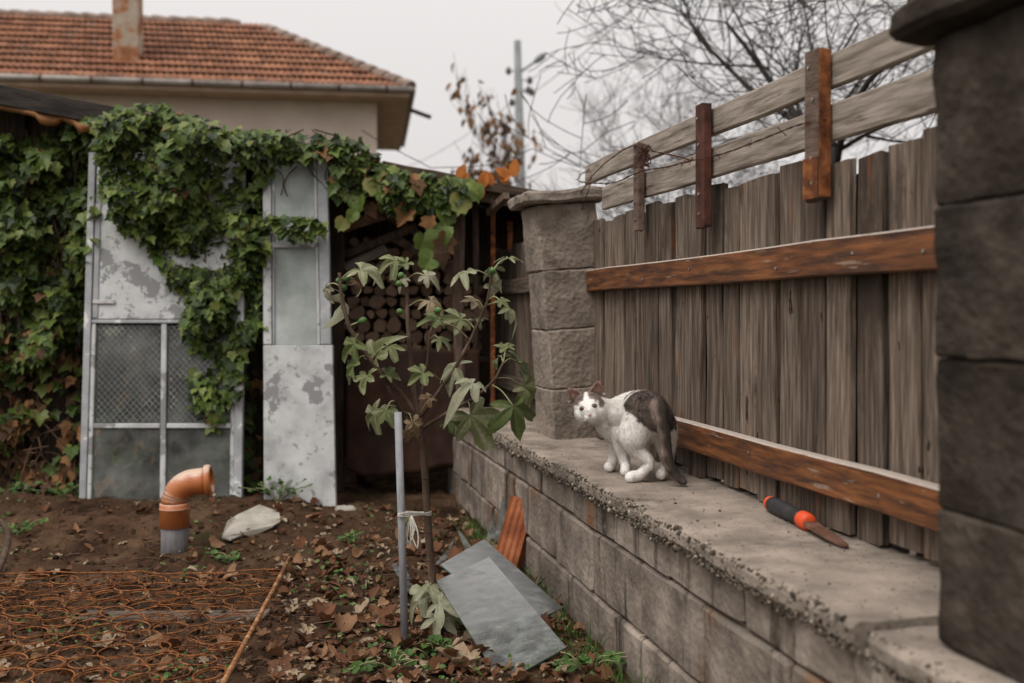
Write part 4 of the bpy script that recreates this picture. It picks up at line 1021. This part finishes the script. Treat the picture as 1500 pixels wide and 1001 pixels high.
def flat_stone():
    O = [(325, 779), (333, 766), (347, 757), (380, 752), (409, 755), (411, 761), (400, 769), (372, 773), (352, 779), (338, 785)]; P = []
    for i, (px, py) in enumerate(O):
        p = G(px, py, .06); p.z = gz(p.x, p.y)+.022+.014*sin(i*2.4); P.append(p)
    k = len(P); V = P+[p-Vector((0, 0, .007)) for p in P]
    tag(link('flat_stone', mesh('flat_stone', V, [(0, i+1, i+2) for i in range(k-2)]+[(k, k+i+2, k+i+1) for i in range(k-2)]+[(i, (i+1) % k, k+(i+1) % k, k+i) for i in range(k)]), M['stone']), 'flat pale stone flake lying on the soil by the window panel', 'stone')
flat_stone()
p = G(505, 758); lump('brick_piece', Vector((p.x, p.y, .03)), (.1, .08, .05), M['stone'], 'small brown brick piece at the foot of the window panel', 'brick', .1)
p = G(300, 905); lump('buried_plank', Vector((p.x-.1, p.y, gz(p.x, p.y)+.004)), (.62, .09, .02), M['wood'], 'pale flat board half buried under the bed spring', 'board', .03)
# thick root at the left edge
tag(tube('curved_root', spline([G(-5, 840, .02), G(6, 815, .05), W(12, 790, 4.05), W(6, 770, 4.08), W(-12, 758, 4.12)], 5), .013, M['bark'], None, 8), 'thick curved brown root standing out of the soil', 'root')

# ------------------------------------------------------------------ fallen leaves, litter and weeds
def litter():
    r = random.Random(17); DM = []
    for i in range(14):
        if i % 2:
            V, Fc, E = fig_geo(r, 5, r.uniform(.3, .6), r.uniform(-.9, .6), r.uniform(.2, 1.3), r.uniform(-.5, .9), 4)
        else:
            V, Fc = leaf_geo(leaf_outline('round' if i % 4 else 'oval'), r.uniform(.2, .9), r.uniform(-.5, .4), r, r.uniform(-.6, .9)); E = None
        me = mesh('leaf', V, Fc, True); v0 = r.uniform(.03, .86); setv(me, [min(1, max(0, v0+r.uniform(-.12, .12))) for _ in V]); me.materials.append(M['dry']); DM.append(me)
    def put(px, py, s, k):
        p = G(px, py); z = gz(p.x, p.y)+.012
        return DM[k], T((p.x, p.y, z)) @ Matrix.Rotation(r.uniform(0, 6.28), 4, 'Z') @ Matrix.Rotation(r.uniform(-.4, .4), 4, 'X') @ Matrix.Rotation(r.uniform(-.4, .4), 4, 'Y') @ Matrix.Diagonal((s, s, s, 1))
    spots = [(455, 950, .17, 5), (545, 915, .16, 7), (500, 905, .13, 3), (430, 850, .13, 1), (415, 840, .1, 9), (480, 820, .08, 2), (540, 795, .07, 4), (480, 770, .06, 0), (690, 980, .17, 11), (700, 965, .1, 2), (720, 965, .1, 8), (600, 965, .12, 4), (660, 930, .1, 6), (640, 985, .12, 13),
             (500, 930, .1, 2), (470, 915, .09, 10), (545, 880, .09, 4), (525, 945, .1, 0), (590, 990, .1, 9), (540, 980, .12, 7), (820, 910, .09, 3), (840, 955, .07, 4), (280, 825, .06, 2), (150, 800, .06, 8), (60, 850, .07, 10), (20, 865, .08, 6), (330, 850, .06, 0), (765, 858, .07, 5)]
    def place(px, py):        # which landmark a leaf lies by
        if px > 760: return 'at the foot of the block wall'
        if px > 640 and py > 930: return 'at the front edge of the glass sheets'
        if px > 610: return 'between the fig trunk and the glass sheets' if py > 800 else 'on the soil behind the fig trunk'
        if px > 555: return 'around the foot of the grey stake' if py > 880 else 'on the soil just behind the grey stake'
        if px > 430: return 'between the bed spring rod and the stake' if py > 850 else 'on the soil in front of the white window panel'
        if py > 845: return 'caught in the rusty bed spring'
        return 'on the bare soil around the orange drain pipe' if px > 180 else 'on the soil below the left end of the vine'.replace('left ', 'far ')
    k = 0
    for px, py, s, v in spots:
        me, mt = put(px, py, s*.78, v); tag(link('fallen_leaf', me, None, None, mt), 'large curled dry leaf '+place(px, py), 'leaf', 'large dry leaves on the soil')
    ST = Stuff()
    n = 0
    while n < 1900:
        px, py = r.uniform(-40, 900), r.uniform(752, 1010)
        p = G(px, py)
        if wp(.98, 0, 0).dot(NX) < p.dot(NX)+.03: continue
        dens = 1 if px > 400 else .28
        if r.random() > dens: continue
        s = (r.uniform(.01, .026) if r.random() < .7 else r.uniform(.026, .055)) if n > 150 else r.uniform(.045, .085); me, mt = put(px, py, s, r.randrange(14))
        if n < 150: tag(link('small_leaf', me, None, None, mt), 'small dry fallen leaf '+place(px, py), 'leaf', 'small dry leaves on the soil')
        else: ST.add(me, mt)
        n += 1
    o = ST.build('leaf_litter', M['dry'], None); tag(o, 'scattered brown leaf litter over the garden soil', 'leaf litter')
    # twigs
    V, Fc = [], []
    for _ in range(420):
        px, py = r.uniform(0, 900), r.uniform(755, 1000); p = G(px, py)
        if p.dot(NX) > .95: continue
        a = r.uniform(0, 6.28); L_ = r.uniform(.03, .14); d = Vector((cos(a), sin(a), r.uniform(-.1, .15)))*L_; z = Vector((0, 0, gz(p.x, p.y)+.012))
        tube_into(V, Fc, [p-d/2+z, p+Vector((r.uniform(-.01, .01), 0, .006))+z, p+d/2+z], r.uniform(.001, .0028), 4)
    tag(link('twig_litter', mesh('twig_litter', V, Fc), M['stem']), 'thin dry twigs and stalks strewn over the soil', 'twigs', kind='stuff')
    # low weeds as ground cover
    ST = Stuff(); n = 0
    while n < 480:
        px, py = r.uniform(-30, 930), r.uniform(755, 1010); p = G(px, py)
        if p.dot(NX) > .955: continue
        c = noise.noise(Vector((p.x*2.6, p.y*2.6, 9)))
        if c < .12+r.uniform(-.1, .25) and not (px > 480 and py > 880 and r.random() < .35) : continue
        s = r.uniform(.008, .019); mt = T((p.x, p.y, gz(p.x, p.y)+r.uniform(.006, .03))) @ frame(Vector((r.gauss(0, 1), r.gauss(0, 1), .5)), Vector((r.gauss(0, .4), -.3, 1))) @ Matrix.Diagonal((s, s, s, 1))
        ST.add(WEED[r.randrange(8)], mt); n += 1
    o = ST.build('ground_weeds', M['weed'], None); tag(o, 'low green weed seedlings scattered over the soil', 'weeds')
    def weed(px, py, h_, w, n, label):
        p = G(px, py); p.z = gz(p.x, p.y); t = thing('weed_plant', p, label, 'weed')
        for i in range(n):
            tip = p+Vector((r.gauss(0, w), r.gauss(0, w*.6), h_*r.uniform(.4, 1)))
            tube('stem', spline([p+Vector((r.uniform(-.02, .02), r.uniform(-.02, .02), 0)), p.lerp(tip, .5)+Vector((0, 0, .02)), tip], 3), .0016, M['petiole'], t, 4)
            for q in range(3):
                s = r.uniform(.014, .030); link('leaf', WEED[r.randrange(8)], None, t, T(p.lerp(tip, r.uniform(.5, 1.05))) @ frame(Vector((r.gauss(0, 1), r.gauss(0, 1)-.4, .3)), Vector((r.gauss(0, .4), -.6, 1))) @ Matrix.Diagonal((s, s, s, 1)))
    weed(410, 758, .12, .09, 20, 'bushy green weed clump at the foot of the white window panel'); weed(24, 792, .07, .06, 10, 'small green clover-like weed beside the curved root')
    weed(20, 742, .1, .09, 14, 'green weed growing at the shed foot below the vine'); weed(95, 742, .1, .07, 10, 'green weed at the corner of the old door')
    weed(575, 985, .05, .08, 12, 'low green weed on the soil in front of the stake'); weed(515, 800, .06, .05, 8, 'small grey green weed left of the stake'); weed(340, 825, .04, .05, 8, 'tiny green weed behind the bed spring wire')
    weed(640, 965, .05, .06, 9, 'low weed beneath the fig trunk leaves'); weed(860, 985, .07, .08, 12, 'grassy weed at the foot of the block wall')
    # dry grass at the wall foot
    V, Fc = [], []
    for _ in range(420):
        t_ = r.uniform(2.2, 4.6); p = wp(.955-abs(r.gauss(0, .05)), t_, 0); p.z = gz(p.x, p.y); L_ = r.uniform(.03, .13); d = Vector((r.gauss(0, .4), r.gauss(0, .4), 1)).normalized()*L_
        q = p+d+Vector((r.gauss(0, .03), r.gauss(0, .03), -L_*.2)); sdv = Vector((.0016, .0008, 0)); b = len(V)
        V += [p-sdv, p+sdv, p.lerp(q, .6)+Vector((0, 0, .01))+sdv*.7, p.lerp(q, .6)+Vector((0, 0, .01))-sdv*.7, q]; Fc += [(b, b+1, b+2, b+3), (b+3, b+2, b+4)]
    me = mesh('wall_grass', V, Fc); setv(me, [r.uniform(.2, .9) for _ in V]); tag(link('wall_grass', me, M['weed']), 'thin grass growing along the foot of the block wall', 'grass', kind='stuff')
litter()

# ------------------------------------------------------------------ utility pole, wires, bare trees
def utility():
    Y = 25; b = W(768, 455, Y); b.z = 0; top = W(758, 60, Y)
    t = thing('utility_pole', b, 'grey utility pole with small street lamp arm behind the shed', 'pole')
    tube('pole', [b, top], [.17, .085], M['pole'], t, 12)
    l0 = W(762, 106, Y); l1 = W(782, 92, Y); l2 = W(800, 79, Y)
    tube('lamp_arm', [l0, l1], .03, M['pole'], t, 6); tube('lamp_head', [l1, l1.lerp(l2, .3), l1.lerp(l2, .7), l2], [.03, .085, .09, .03], M['pole'], t, 8)
    for px, py in ((776, 118), (779, 135), (750, 150), (774, 132), (745, 104)):
        c = W(px, py, Y); tube('insulator', [c-Vector((0, 0, .09)), c, c+Vector((0, 0, .09))], [.05, .08, .04], M['far_twig'], t, 7)
        tube('bracket', [c, Vector((top.x+.02, Y, c.z))], .015, M['far_twig'], t, 5)
    def wire(a, b_, sag, label):
        P = [a.lerp(b_, i/20)-Vector((0, 0, sag*4*(i/20)*(1-i/20))) for i in range(21)]
        tag(tube('power_line', P, .009, M['far_twig'], None, 5), label, 'wire')
    wire(W(779, 137, Y), W(1000, -55, 14), .1, 'thick power line rising from the pole over the fence')
    wire(W(776, 118, Y), W(1150, -160, 16), .1, 'thin power line above the thicker one')
    wire(W(750, 150, Y), W(560, 255, 40), .3, 'thin power line running from the pole down behind the house')
utility()
def grow_tree(name, base, label, m, seed, trunk_h, spread, r0, levels, mname='branches', leaves=None, bend=.25, lean=Vector((0, 0, 0)), minr=.0035, kids=3, shrink=.72, up=.12):
    r = random.Random(seed); V, Fc = [], []; TV, TF = [], []; tips = []
    def rec(p, d, L_, rad, lev):
        n = 6 if lev < 3 else 5; pts = [p]; rr = [rad]; q = p; dd = d.copy(); cv = Vector((r.gauss(0, 1), r.gauss(0, 1), r.gauss(0, .6)))*bend*.5
        for i in range(n):
            dd = (dd+cv+Vector((r.gauss(0, bend*.35), r.gauss(0, bend*.35), r.gauss(0, bend*.35)+up*.6*(1 if lev else .3)))).normalized(); q = q+dd*(L_/n); pts.append(q); rr.append(rad*(1-.62*(i+1)/n))
            if lev < levels and (lev > 0 and r.random() < .68 or lev == 0 and i >= n-2):
                for _ in range(kids if lev < 2 else r.choice((0, 1, 1, 2))):
                    ax = Vector((r.gauss(0, 1), r.gauss(0, 1), r.gauss(0, .6))); side = (ax-dd*ax.dot(dd)).normalized()
                    nd = (dd*r.uniform(.35, .9)+side*r.uniform(.6, 1.0)*spread).normalized(); rec(q, nd, L_*shrink*r.uniform(.7, 1.1), rr[-1]*r.uniform(.5, .72), lev+1)
        if lev == 0: tube_into(TV, TF, pts, rr, 9)
        else: tube_into(V, Fc, pts, [max(x, minr) for x in rr], 5 if lev < 2 else 3, False)
        if lev >= levels-1: tips.extend(pts[1:])
    rec(base, (Vector((0, 0, 1))+lean).normalized(), trunk_h, r0, 0)
    t = thing(name, base, label, 'tree'); link('trunk', mesh('trunk', TV, TF, True), m, t); link(mname, mesh(mname, V, Fc), m, t)
    if leaves:
        me0, cnt, s0, mm = leaves; ST = Stuff()
        for _ in range(cnt):
            p = tips[r.randrange(len(tips))]; s = s0*r.uniform(.6, 1.2)
            ST.add(me0[r.randrange(len(me0))], T(p) @ frame(Vector((r.gauss(0, .6), r.gauss(0, .6), -1)), Vector((r.gauss(0, 1), -1, .4))) @ Matrix.Diagonal((s, s, s, 1)))
        ST.build('leaves', mm, t)
def gp(px, Y): p = W(px, 455, Y); p.z = -.09; return p
grow_tree('bare_tree', gp(1285, 7.6), 'large dark bare tree with spreading branches behind the fence', M['twig'], 41, 2.4, .95, .14, 5, bend=.2, minr=.004, kids=2, shrink=.76, lean=Vector((-.05, 0, 0)))
grow_tree('bare_tree', gp(1080, 11.5), 'fine twigged bare tree behind the middle of the fence', M['twig'], 8, 2.5, .85, .10, 5, bend=.2, kids=2, shrink=.74)
grow_tree('bare_tree', gp(930, 17), 'pale grey bare tree far behind the fence next to the pole', M['far_twig'], 14, 3.2, .8, .12, 5, bend=.2, kids=2, shrink=.76, up=.2)
grow_tree('bare_tree', gp(1420, 10), 'dark bare tree behind the dark pillar', M['twig'], 23, 2.6, .9, .11, 5, bend=.2, kids=2, shrink=.74)
TL = leaf_meshes('oval', 'dead_vine', 5, 44, (.4, 1.0))
grow_tree('sparse_tree', gp(690, 19), 'thin tree with a few last brown leaves behind the shed roof', M['far_twig'], 6, 2.7, .45, .06, 4, bend=.13, kids=2, shrink=.6, up=.3, leaves=(TL, 330, .16, M['dead_vine']))

# ------------------------------------------------------------------ cat
def cat():
    YC = 3.1
    B = []                                     # (centre, radius) balls of the union
    def chain(pts, n=7):
        pp = [W(a, b, c) for a, b, c, _ in pts]; rr = [q[3] for q in pts]
        S_ = spline(pp, n); R = lerpr(rr, len(S_))
        for p, r_ in zip(S_, R): B.append((p, (r_, r_, r_), None))
    # trunk of the body: rump -> loin -> ribs -> shoulders -> neck
    chain([(957, 612, 3.06, .058), (947, 606, 3.11, .070), (932, 605, 3.18, .068), (914, 609, 3.25, .064), (899, 612, 3.29, .057), (884, 607, 3.28, .047), (870, 600, 3.245, .042)], 8)
    chain([(893, 622, 3.27, .045), (905, 632, 3.26, .045), (925, 632, 3.19, .05), (945, 628, 3.11, .05)], 5)     # chest and belly
    # hind leg near: thigh, shank, hock, foot
    chain([(936, 622, 3.075, .053), (929, 638, 3.07, .047), (930, 652, 3.07, .034), (940, 665, 3.06, .021), (951, 677, 3.05, .0145), (946, 687, 3.055, .014), (936, 696, 3.07, .0165), (928, 698.5, 3.065, .0185), (923, 699.5, 3.055, .0165)], 6)
    # far hind leg
    chain([(968, 622, 3.09, .048), (974, 642, 3.10, .038), (976, 660, 3.11, .026), (977, 675, 3.115, .0175), (974, 687, 3.11, .0155), (970, 693, 3.10, .017), (968, 695, 3.085, .0165)], 6)
    # front legs
    chain([(898, 625, 3.29, .038), (903, 645, 3.29, .026), (902, 660, 3.295, .0195), (898, 674, 3.295, .0165), (895, 682, 3.285, .0175), (892, 684, 3.268, .0165)], 6)
    chain([(911, 630, 3.22, .038), (909, 648, 3.225, .027), (912, 664, 3.225, .0195), (916, 679, 3.22, .0165), (917, 688, 3.21, .0175), (916, 690, 3.19, .0165)], 6)
    # tail
    tail = [(952, 590, 3.07, .034), (961, 594, 3.03, .027), (967, 606, 2.998, .0195), (972, 630, 2.99, .018), (975, 655, 2.99, .0172), (979, 678, 2.985, .0163), (988, 694, 2.985, .015), (998, 703, 2.985, .013), (1002, 706, 2.98, .009)]
    nb0 = len(B); chain(tail, 7); tailpts = [b[0] for b in B[nb0:]]
    # head
    hc = W(862, 594, 3.2); Fv = Vector((-.10, -1, -.06)).normalized(); roll = radians(13)
    Rv = Fv.cross(Vector((0, 0, 1))).normalized()*1
    if Rv.x < 0: Rv = -Rv
    Uv = Rv.cross(Fv).normalized()
    if Uv.z < 0: Uv = -Uv
    R2 = Rv*cos(roll)+Uv*sin(roll); U2 = Uv*cos(roll)-Rv*sin(roll)
    def hp(r_, f, u): return hc+R2*r_+Fv*f+U2*u
    HM = Matrix(((R2.x, Fv.x, U2.x), (R2.y, Fv.y, U2.y), (R2.z, Fv.z, U2.z)))
    def hb(r_, f, u, a, b=None, c=None): B.append((hp(r_, f, u), (a, b or a, c or a), HM))
    hb(0, 0, .004, .046, .042, .038); hb(0, .010, -.008, .041, .038, .036); hb(.024, .012, -.018, .024); hb(-.024, .012, -.018, .024)
    hb(0, .028, -.020, .022, .022, .020); hb(0, .037, -.010, .012, .014, .012); hb(.008, .036, -.030, .0125, .0125, .011); hb(-.008, .036, -.030, .0125, .0125, .011); hb(0, .030, -.041, .012, .012, .009)
    hb(.018, .024, .012, .014); hb(-.018, .024, .012, .014)
    # build ball union
    V, Fc = [], []; iv, jf = ico_data(3)
    for c, s, m_ in B:
        b0 = len(V)
        for v in iv:
            q = Vector((v.x*s[0], v.y*s[1], v.z*s[2]))
            V.append(c+(m_ @ q if m_ else q))
        Fc += [tuple(b0+i for i in f) for f in jf]
    for sg in (1, -1):                        # ears: curved shells with thickness
        base = [(-.021, .004, 0), (.021, .004, 0), (0, -.016, 0)]
        b0 = len(V); n = 8; cx, cu = sg*.031, .026; tx, tu = sg*.050, .068
        for lv in range(6):
            k = lv/5; w = .0235*(1-k**1.6)+.0022
            for i in range(n+1):
                a = pi*i/n; x = -w*cos(a)
                V.append(hp(cx+(tx-cx)*k+x*(.95), .006-.014*sin(a)*(1-k*.7)-.004*k, cu+(tu-cu)*k+x*sg*-.28))
            for i in range(n+1):
                a = pi*i/n; x = -(w+.001)*cos(a)
                V.append(hp(cx+(tx-cx)*k+x*(.95), .001-.021*sin(a)*(1-k*.55)-.005*k, cu+(tu-cu)*k+x*sg*-.28))
        m_ = 2*(n+1)
        ring = list(range(n+1))+list(range(2*n+1, n, -1))
        for lv in range(5):
            for i in range(len(ring)):
                a, b = ring[i], ring[(i+1) % len(ring)]; Fc.append((b0+lv*m_+a, b0+lv*m_+b, b0+(lv+1)*m_+b, b0+(lv+1)*m_+a))
        Fc.append(tuple(b0+a for a in ring)[::-1]); Fc.append(tuple(b0+5*m_+a for a in ring))
    me = mesh('cat_raw', V, Fc); tmp = bpy.data.objects.new('cat_raw', me); COL.objects.link(tmp)
    bm = bmesh.new(); bm.from_mesh(me); bmesh.ops.recalc_face_normals(bm, faces=bm.faces[:]); bm.to_mesh(me); bm.free()
    rm = tmp.modifiers.new('r', 'REMESH'); rm.mode = 'VOXEL'; rm.voxel_size = .0024
    sm = tmp.modifiers.new('s', 'SMOOTH'); sm.iterations = 7; sm.factor = .5
    dg = bpy.context.evaluated_depsgraph_get(); body = bpy.data.meshes.new_from_object(tmp.evaluated_get(dg)); bpy.data.objects.remove(tmp, do_unlink=True)
    body.name = 'body'; body.polygons.foreach_set('use_smooth', [True]*len(body.polygons))
    # coat colours from places on the animal
    white, grey, dark, pink = Vector((.9, .875, .84)), Vector((.19, .148, .122)), Vector((.092, .071, .058)), Vector((.46, .27, .21))
    hip = W(950, 610, 3.10); dr = Vector((-.5, .866, 0)); lat = Vector((.866, .5, 0))
    def coat(p, n):
        d = p-hc; r_, f, u = d.dot(R2), d.dot(Fv), d.dot(U2); j = noise.noise(p*42)*.005+noise.noise(p*150)*.004
        if d.length < .062 or (u > .028 and d.length < .1 and abs(r_) < .075):
            ear = u > .036 and abs(r_) > .012
            if ear:
                k = max(0, min(1, (u-.036)/.03)); ctr = .033+.017*k
                inner = n.dot(Fv) > .25 and abs(abs(r_)-ctr) < .015*(1-k*.6)
                return pink if inner else (grey*1.5).lerp(pink, .35)
            bl = .006+.010*max(0, (.035-u)/.03)
            if u > .012+j*2 and abs(r_) > bl+j and f < .034: return grey*(1.25+noise.noise(p*90)*.5)
            if r_ > .033+j and u > -.012: return grey*1.5
            return white
        dt = min((p-q).length for q in tailpts)
        s = (p-hip).dot(dr); w = (p-hip).dot(lat); z = p.z-ZC
        if dt < .0265 and s < .0 and p.y < 3.035:
            st = noise.noise(Vector((p.z*26, 2, s*9))); edge = max(0, -(p-min(tailpts, key=lambda q: (p-q).length)).x)
            c = dark.lerp(grey*2.1, max(0, min(1, edge/.014-.2+st*.7+.35*sin(p.z*150)*(p.z-ZC < .1)))); 
            return c
        saddle = -.20 < s < .075+j*3 and z > .205+j*3+.028*max(0, min(1, (s-.0)/.06))-.05*max(0, min(1, (-.03-s)/.05))
        gap = .052 < s+.3*(z-.26) < .066
        if saddle and not gap: return (grey.lerp(dark, max(0, min(1, .45+noise.noise(Vector((p.x*25, p.y*25, p.z*70)))*1.3))))
        return white
    def surf(r_, u, rad=.005):      # how far forward the face surface is at this place
        return max([(v.co-hc).dot(Fv) for v in body.vertices if abs((v.co-hc).dot(R2)-r_) < rad and abs((v.co-hc).dot(U2)-u) < rad and (v.co-hc).length < .1] or [.045])
    nv = len(body.vertices); cols = []
    for v in body.vertices: cols.append(coat(v.co, v.normal))
    nbr = [[] for _ in range(nv)]
    for e in body.edges: a, b = e.vertices; nbr[a].append(b); nbr[b].append(a)
    for _ in range(2): cols = [(c*2+sum((cols[k] for k in nbr[i]), Vector((0, 0, 0))))/(2+len(nbr[i])) for i, c in enumerate(cols)]
    at = body.attributes.new('coat', 'FLOAT_COLOR', 'POINT'); at.data.foreach_set('color', [x for c in cols for x in (*c, 1)])
    feet = Vector((W(930, 700, 3.15)[0], 3.15, ZC))
    root = thing('cat', feet, 'young white cat with grey saddle and tail standing on the wall looking back', 'cat')
    body.materials.clear(); link('body', body, M['coat'], root)
    # short fur: fine blades following the coat
    r = random.Random(77); FV, FF, FC, FN = [], [], [], []
    vs = body.vertices
    for _ in range(80000):
        i = r.randrange(nv); v = vs[i]; p = v.co; n = v.normal
        head = (p-hc).length < .075; low = p.z-ZC < .05
        if head and (p-hc).dot(Fv) > .028 and (p-hc).dot(U2) > -.03: L_ = .0022
        elif head: L_ = .006
        elif low: L_ = .0035
        else: L_ = r.uniform(.005, .011)
        fl = (-dr*.7+Vector((0, 0, -.8))) if not head else (-Fv+Vector((0, 0, -.3)))
        fl = fl-n*fl.dot(n); fl = fl.normalized() if fl.length > .05 else Vector((0, 0, -1))
        d = (fl+n*r.uniform(.12, .7)+Vector((r.gauss(0, .2), r.gauss(0, .2), r.gauss(0, .2)))).normalized(); sd_ = d.cross(n)
        if sd_.length < 1e-3: continue
        sd_ = sd_.normalized()*.0008; b0 = len(FV); o = p+Vector((r.gauss(0, .0008), r.gauss(0, .0008), r.gauss(0, .0008)))
        FV += [o-sd_, o+sd_, o+d*L_+fl*L_*.15]; FF.append((b0, b0+1, b0+2)); FN.append((n+Vector((0, 0, .25))+Vector((r.gauss(0, .3), r.gauss(0, .3), r.gauss(0, .3)))).normalized()); c = cols[i]*(r.uniform(.9, 1.07)+.07*noise.noise(Vector((p.x*90, p.y*90, p.z*45)))); FC += [(*c, 1)]*3
    fm = mesh('fur', FV, FF); at = fm.attributes.new('coat', 'FLOAT_COLOR', 'POINT'); at.data.foreach_set('color', [x for c in FC for x in c])
    fm.polygons.foreach_set('use_smooth', [True]*len(fm.polygons)); fm.normals_split_custom_set_from_vertices([tuple(n_) for n_ in FN for _ in range(3)])
    tag(link('fur', fm, M['fur'], root), kind='stuff')
    # eyes
    for sg in (1, -1):
        c = hp(sg*.0188, surf(sg*.0188, .0)-.0052, .000); V, Fc = [], []; n = 16; out = (Fv+R2*sg*.18).normalized(); a = out.cross(U2).normalized(); b = a.cross(out).normalized()
        rings = [(0, .0082), (.0030, .0075), (.0052, .005), (.0062, .0)]
        ey = thing('x', c, None, None) if False else None
        V = [c+out*(.0062)]
        for h_, rr in reversed(rings[:-1]):
            for i in range(n): q = 2*pi*i/n; V.append(c+out*h_+(a*cos(q)*1.05+b*sin(q)*.82)*rr)
        for i in range(n): Fc.append((0, 1+i, 1+(i+1) % n))
        for j in range(2):
            for i in range(n): Fc.append((1+j*n+i, 1+(j+1)*n+i, 1+(j+1)*n+(i+1) % n, 1+j*n+(i+1) % n))
        e = link('eye', mesh('eye', V, Fc, True), M['iris'], root)
        c2 = c+out*.0060; Vp = [c2+out*.0011]+[c2-out*.0003+(a*cos(2*pi*i/10)*.0024+b*sin(2*pi*i/10)*.0042) for i in range(10)]
        link('pupil', mesh('pupil', Vp, [(0, 1+i, 1+(i+1) % 10) for i in range(10)], True), M['pupil'], e)
        Vl, Fl = [], []; tube_into(Vl, Fl, [c+out*.0026+(a*cos(2*pi*i/18)*1.08+b*sin(2*pi*i/18)*.86)*.0080 for i in range(19)], .0012, 5); link('eyelid_rim', mesh('eyelid_rim', Vl, Fl, True), M['rubber'], e)
    nf = surf(0, -.024, .004)-.0515
    V = [hp(x, f+nf, u) for x, f, u in ((-.0055, .0500, -.0185), (.0055, .0500, -.0185), (.003, .0535, -.0255), (-.003, .0535, -.0255), (0, .0515, -.0295), (0, .046, -.0165), (-.005, .044, -.024), (.005, .044, -.024))]
    link('nose', mesh('nose', V, [(0, 3, 2, 1), (3, 4, 2), (0, 1, 5), (0, 6, 3), (6, 4, 3), (1, 2, 7), (7, 2, 4)], True), M['nose'], root)
    Vm, Fm = [], []
    tube_into(Vm, Fm, [hp(x, surf(x, u, .004)+.0002, u) for x, u in ((-.012, -.036), (-.006, -.0375), (0, -.033), (.006, -.0375), (.012, -.036))], .0004, 4)
    link('mouth_line', mesh('mouth_line', Vm, Fm), M['bark'], root)
    Vw, Fw = [], []
    for sg in (1, -1):
        for i in range(6):
            p = hp(sg*.014, .046, -.028-.002*i); q = p+(R2*sg*.045+Fv*.008+U2*(.012-.007*i)); tube_into(Vw, Fw, [p, p.lerp(q, .5)+U2*.002, q], [.0004, .0003, .0001], 3)
    tag(link('whiskers', mesh('whiskers', Vw, Fw), M['string'], root), kind='stuff')
cat()
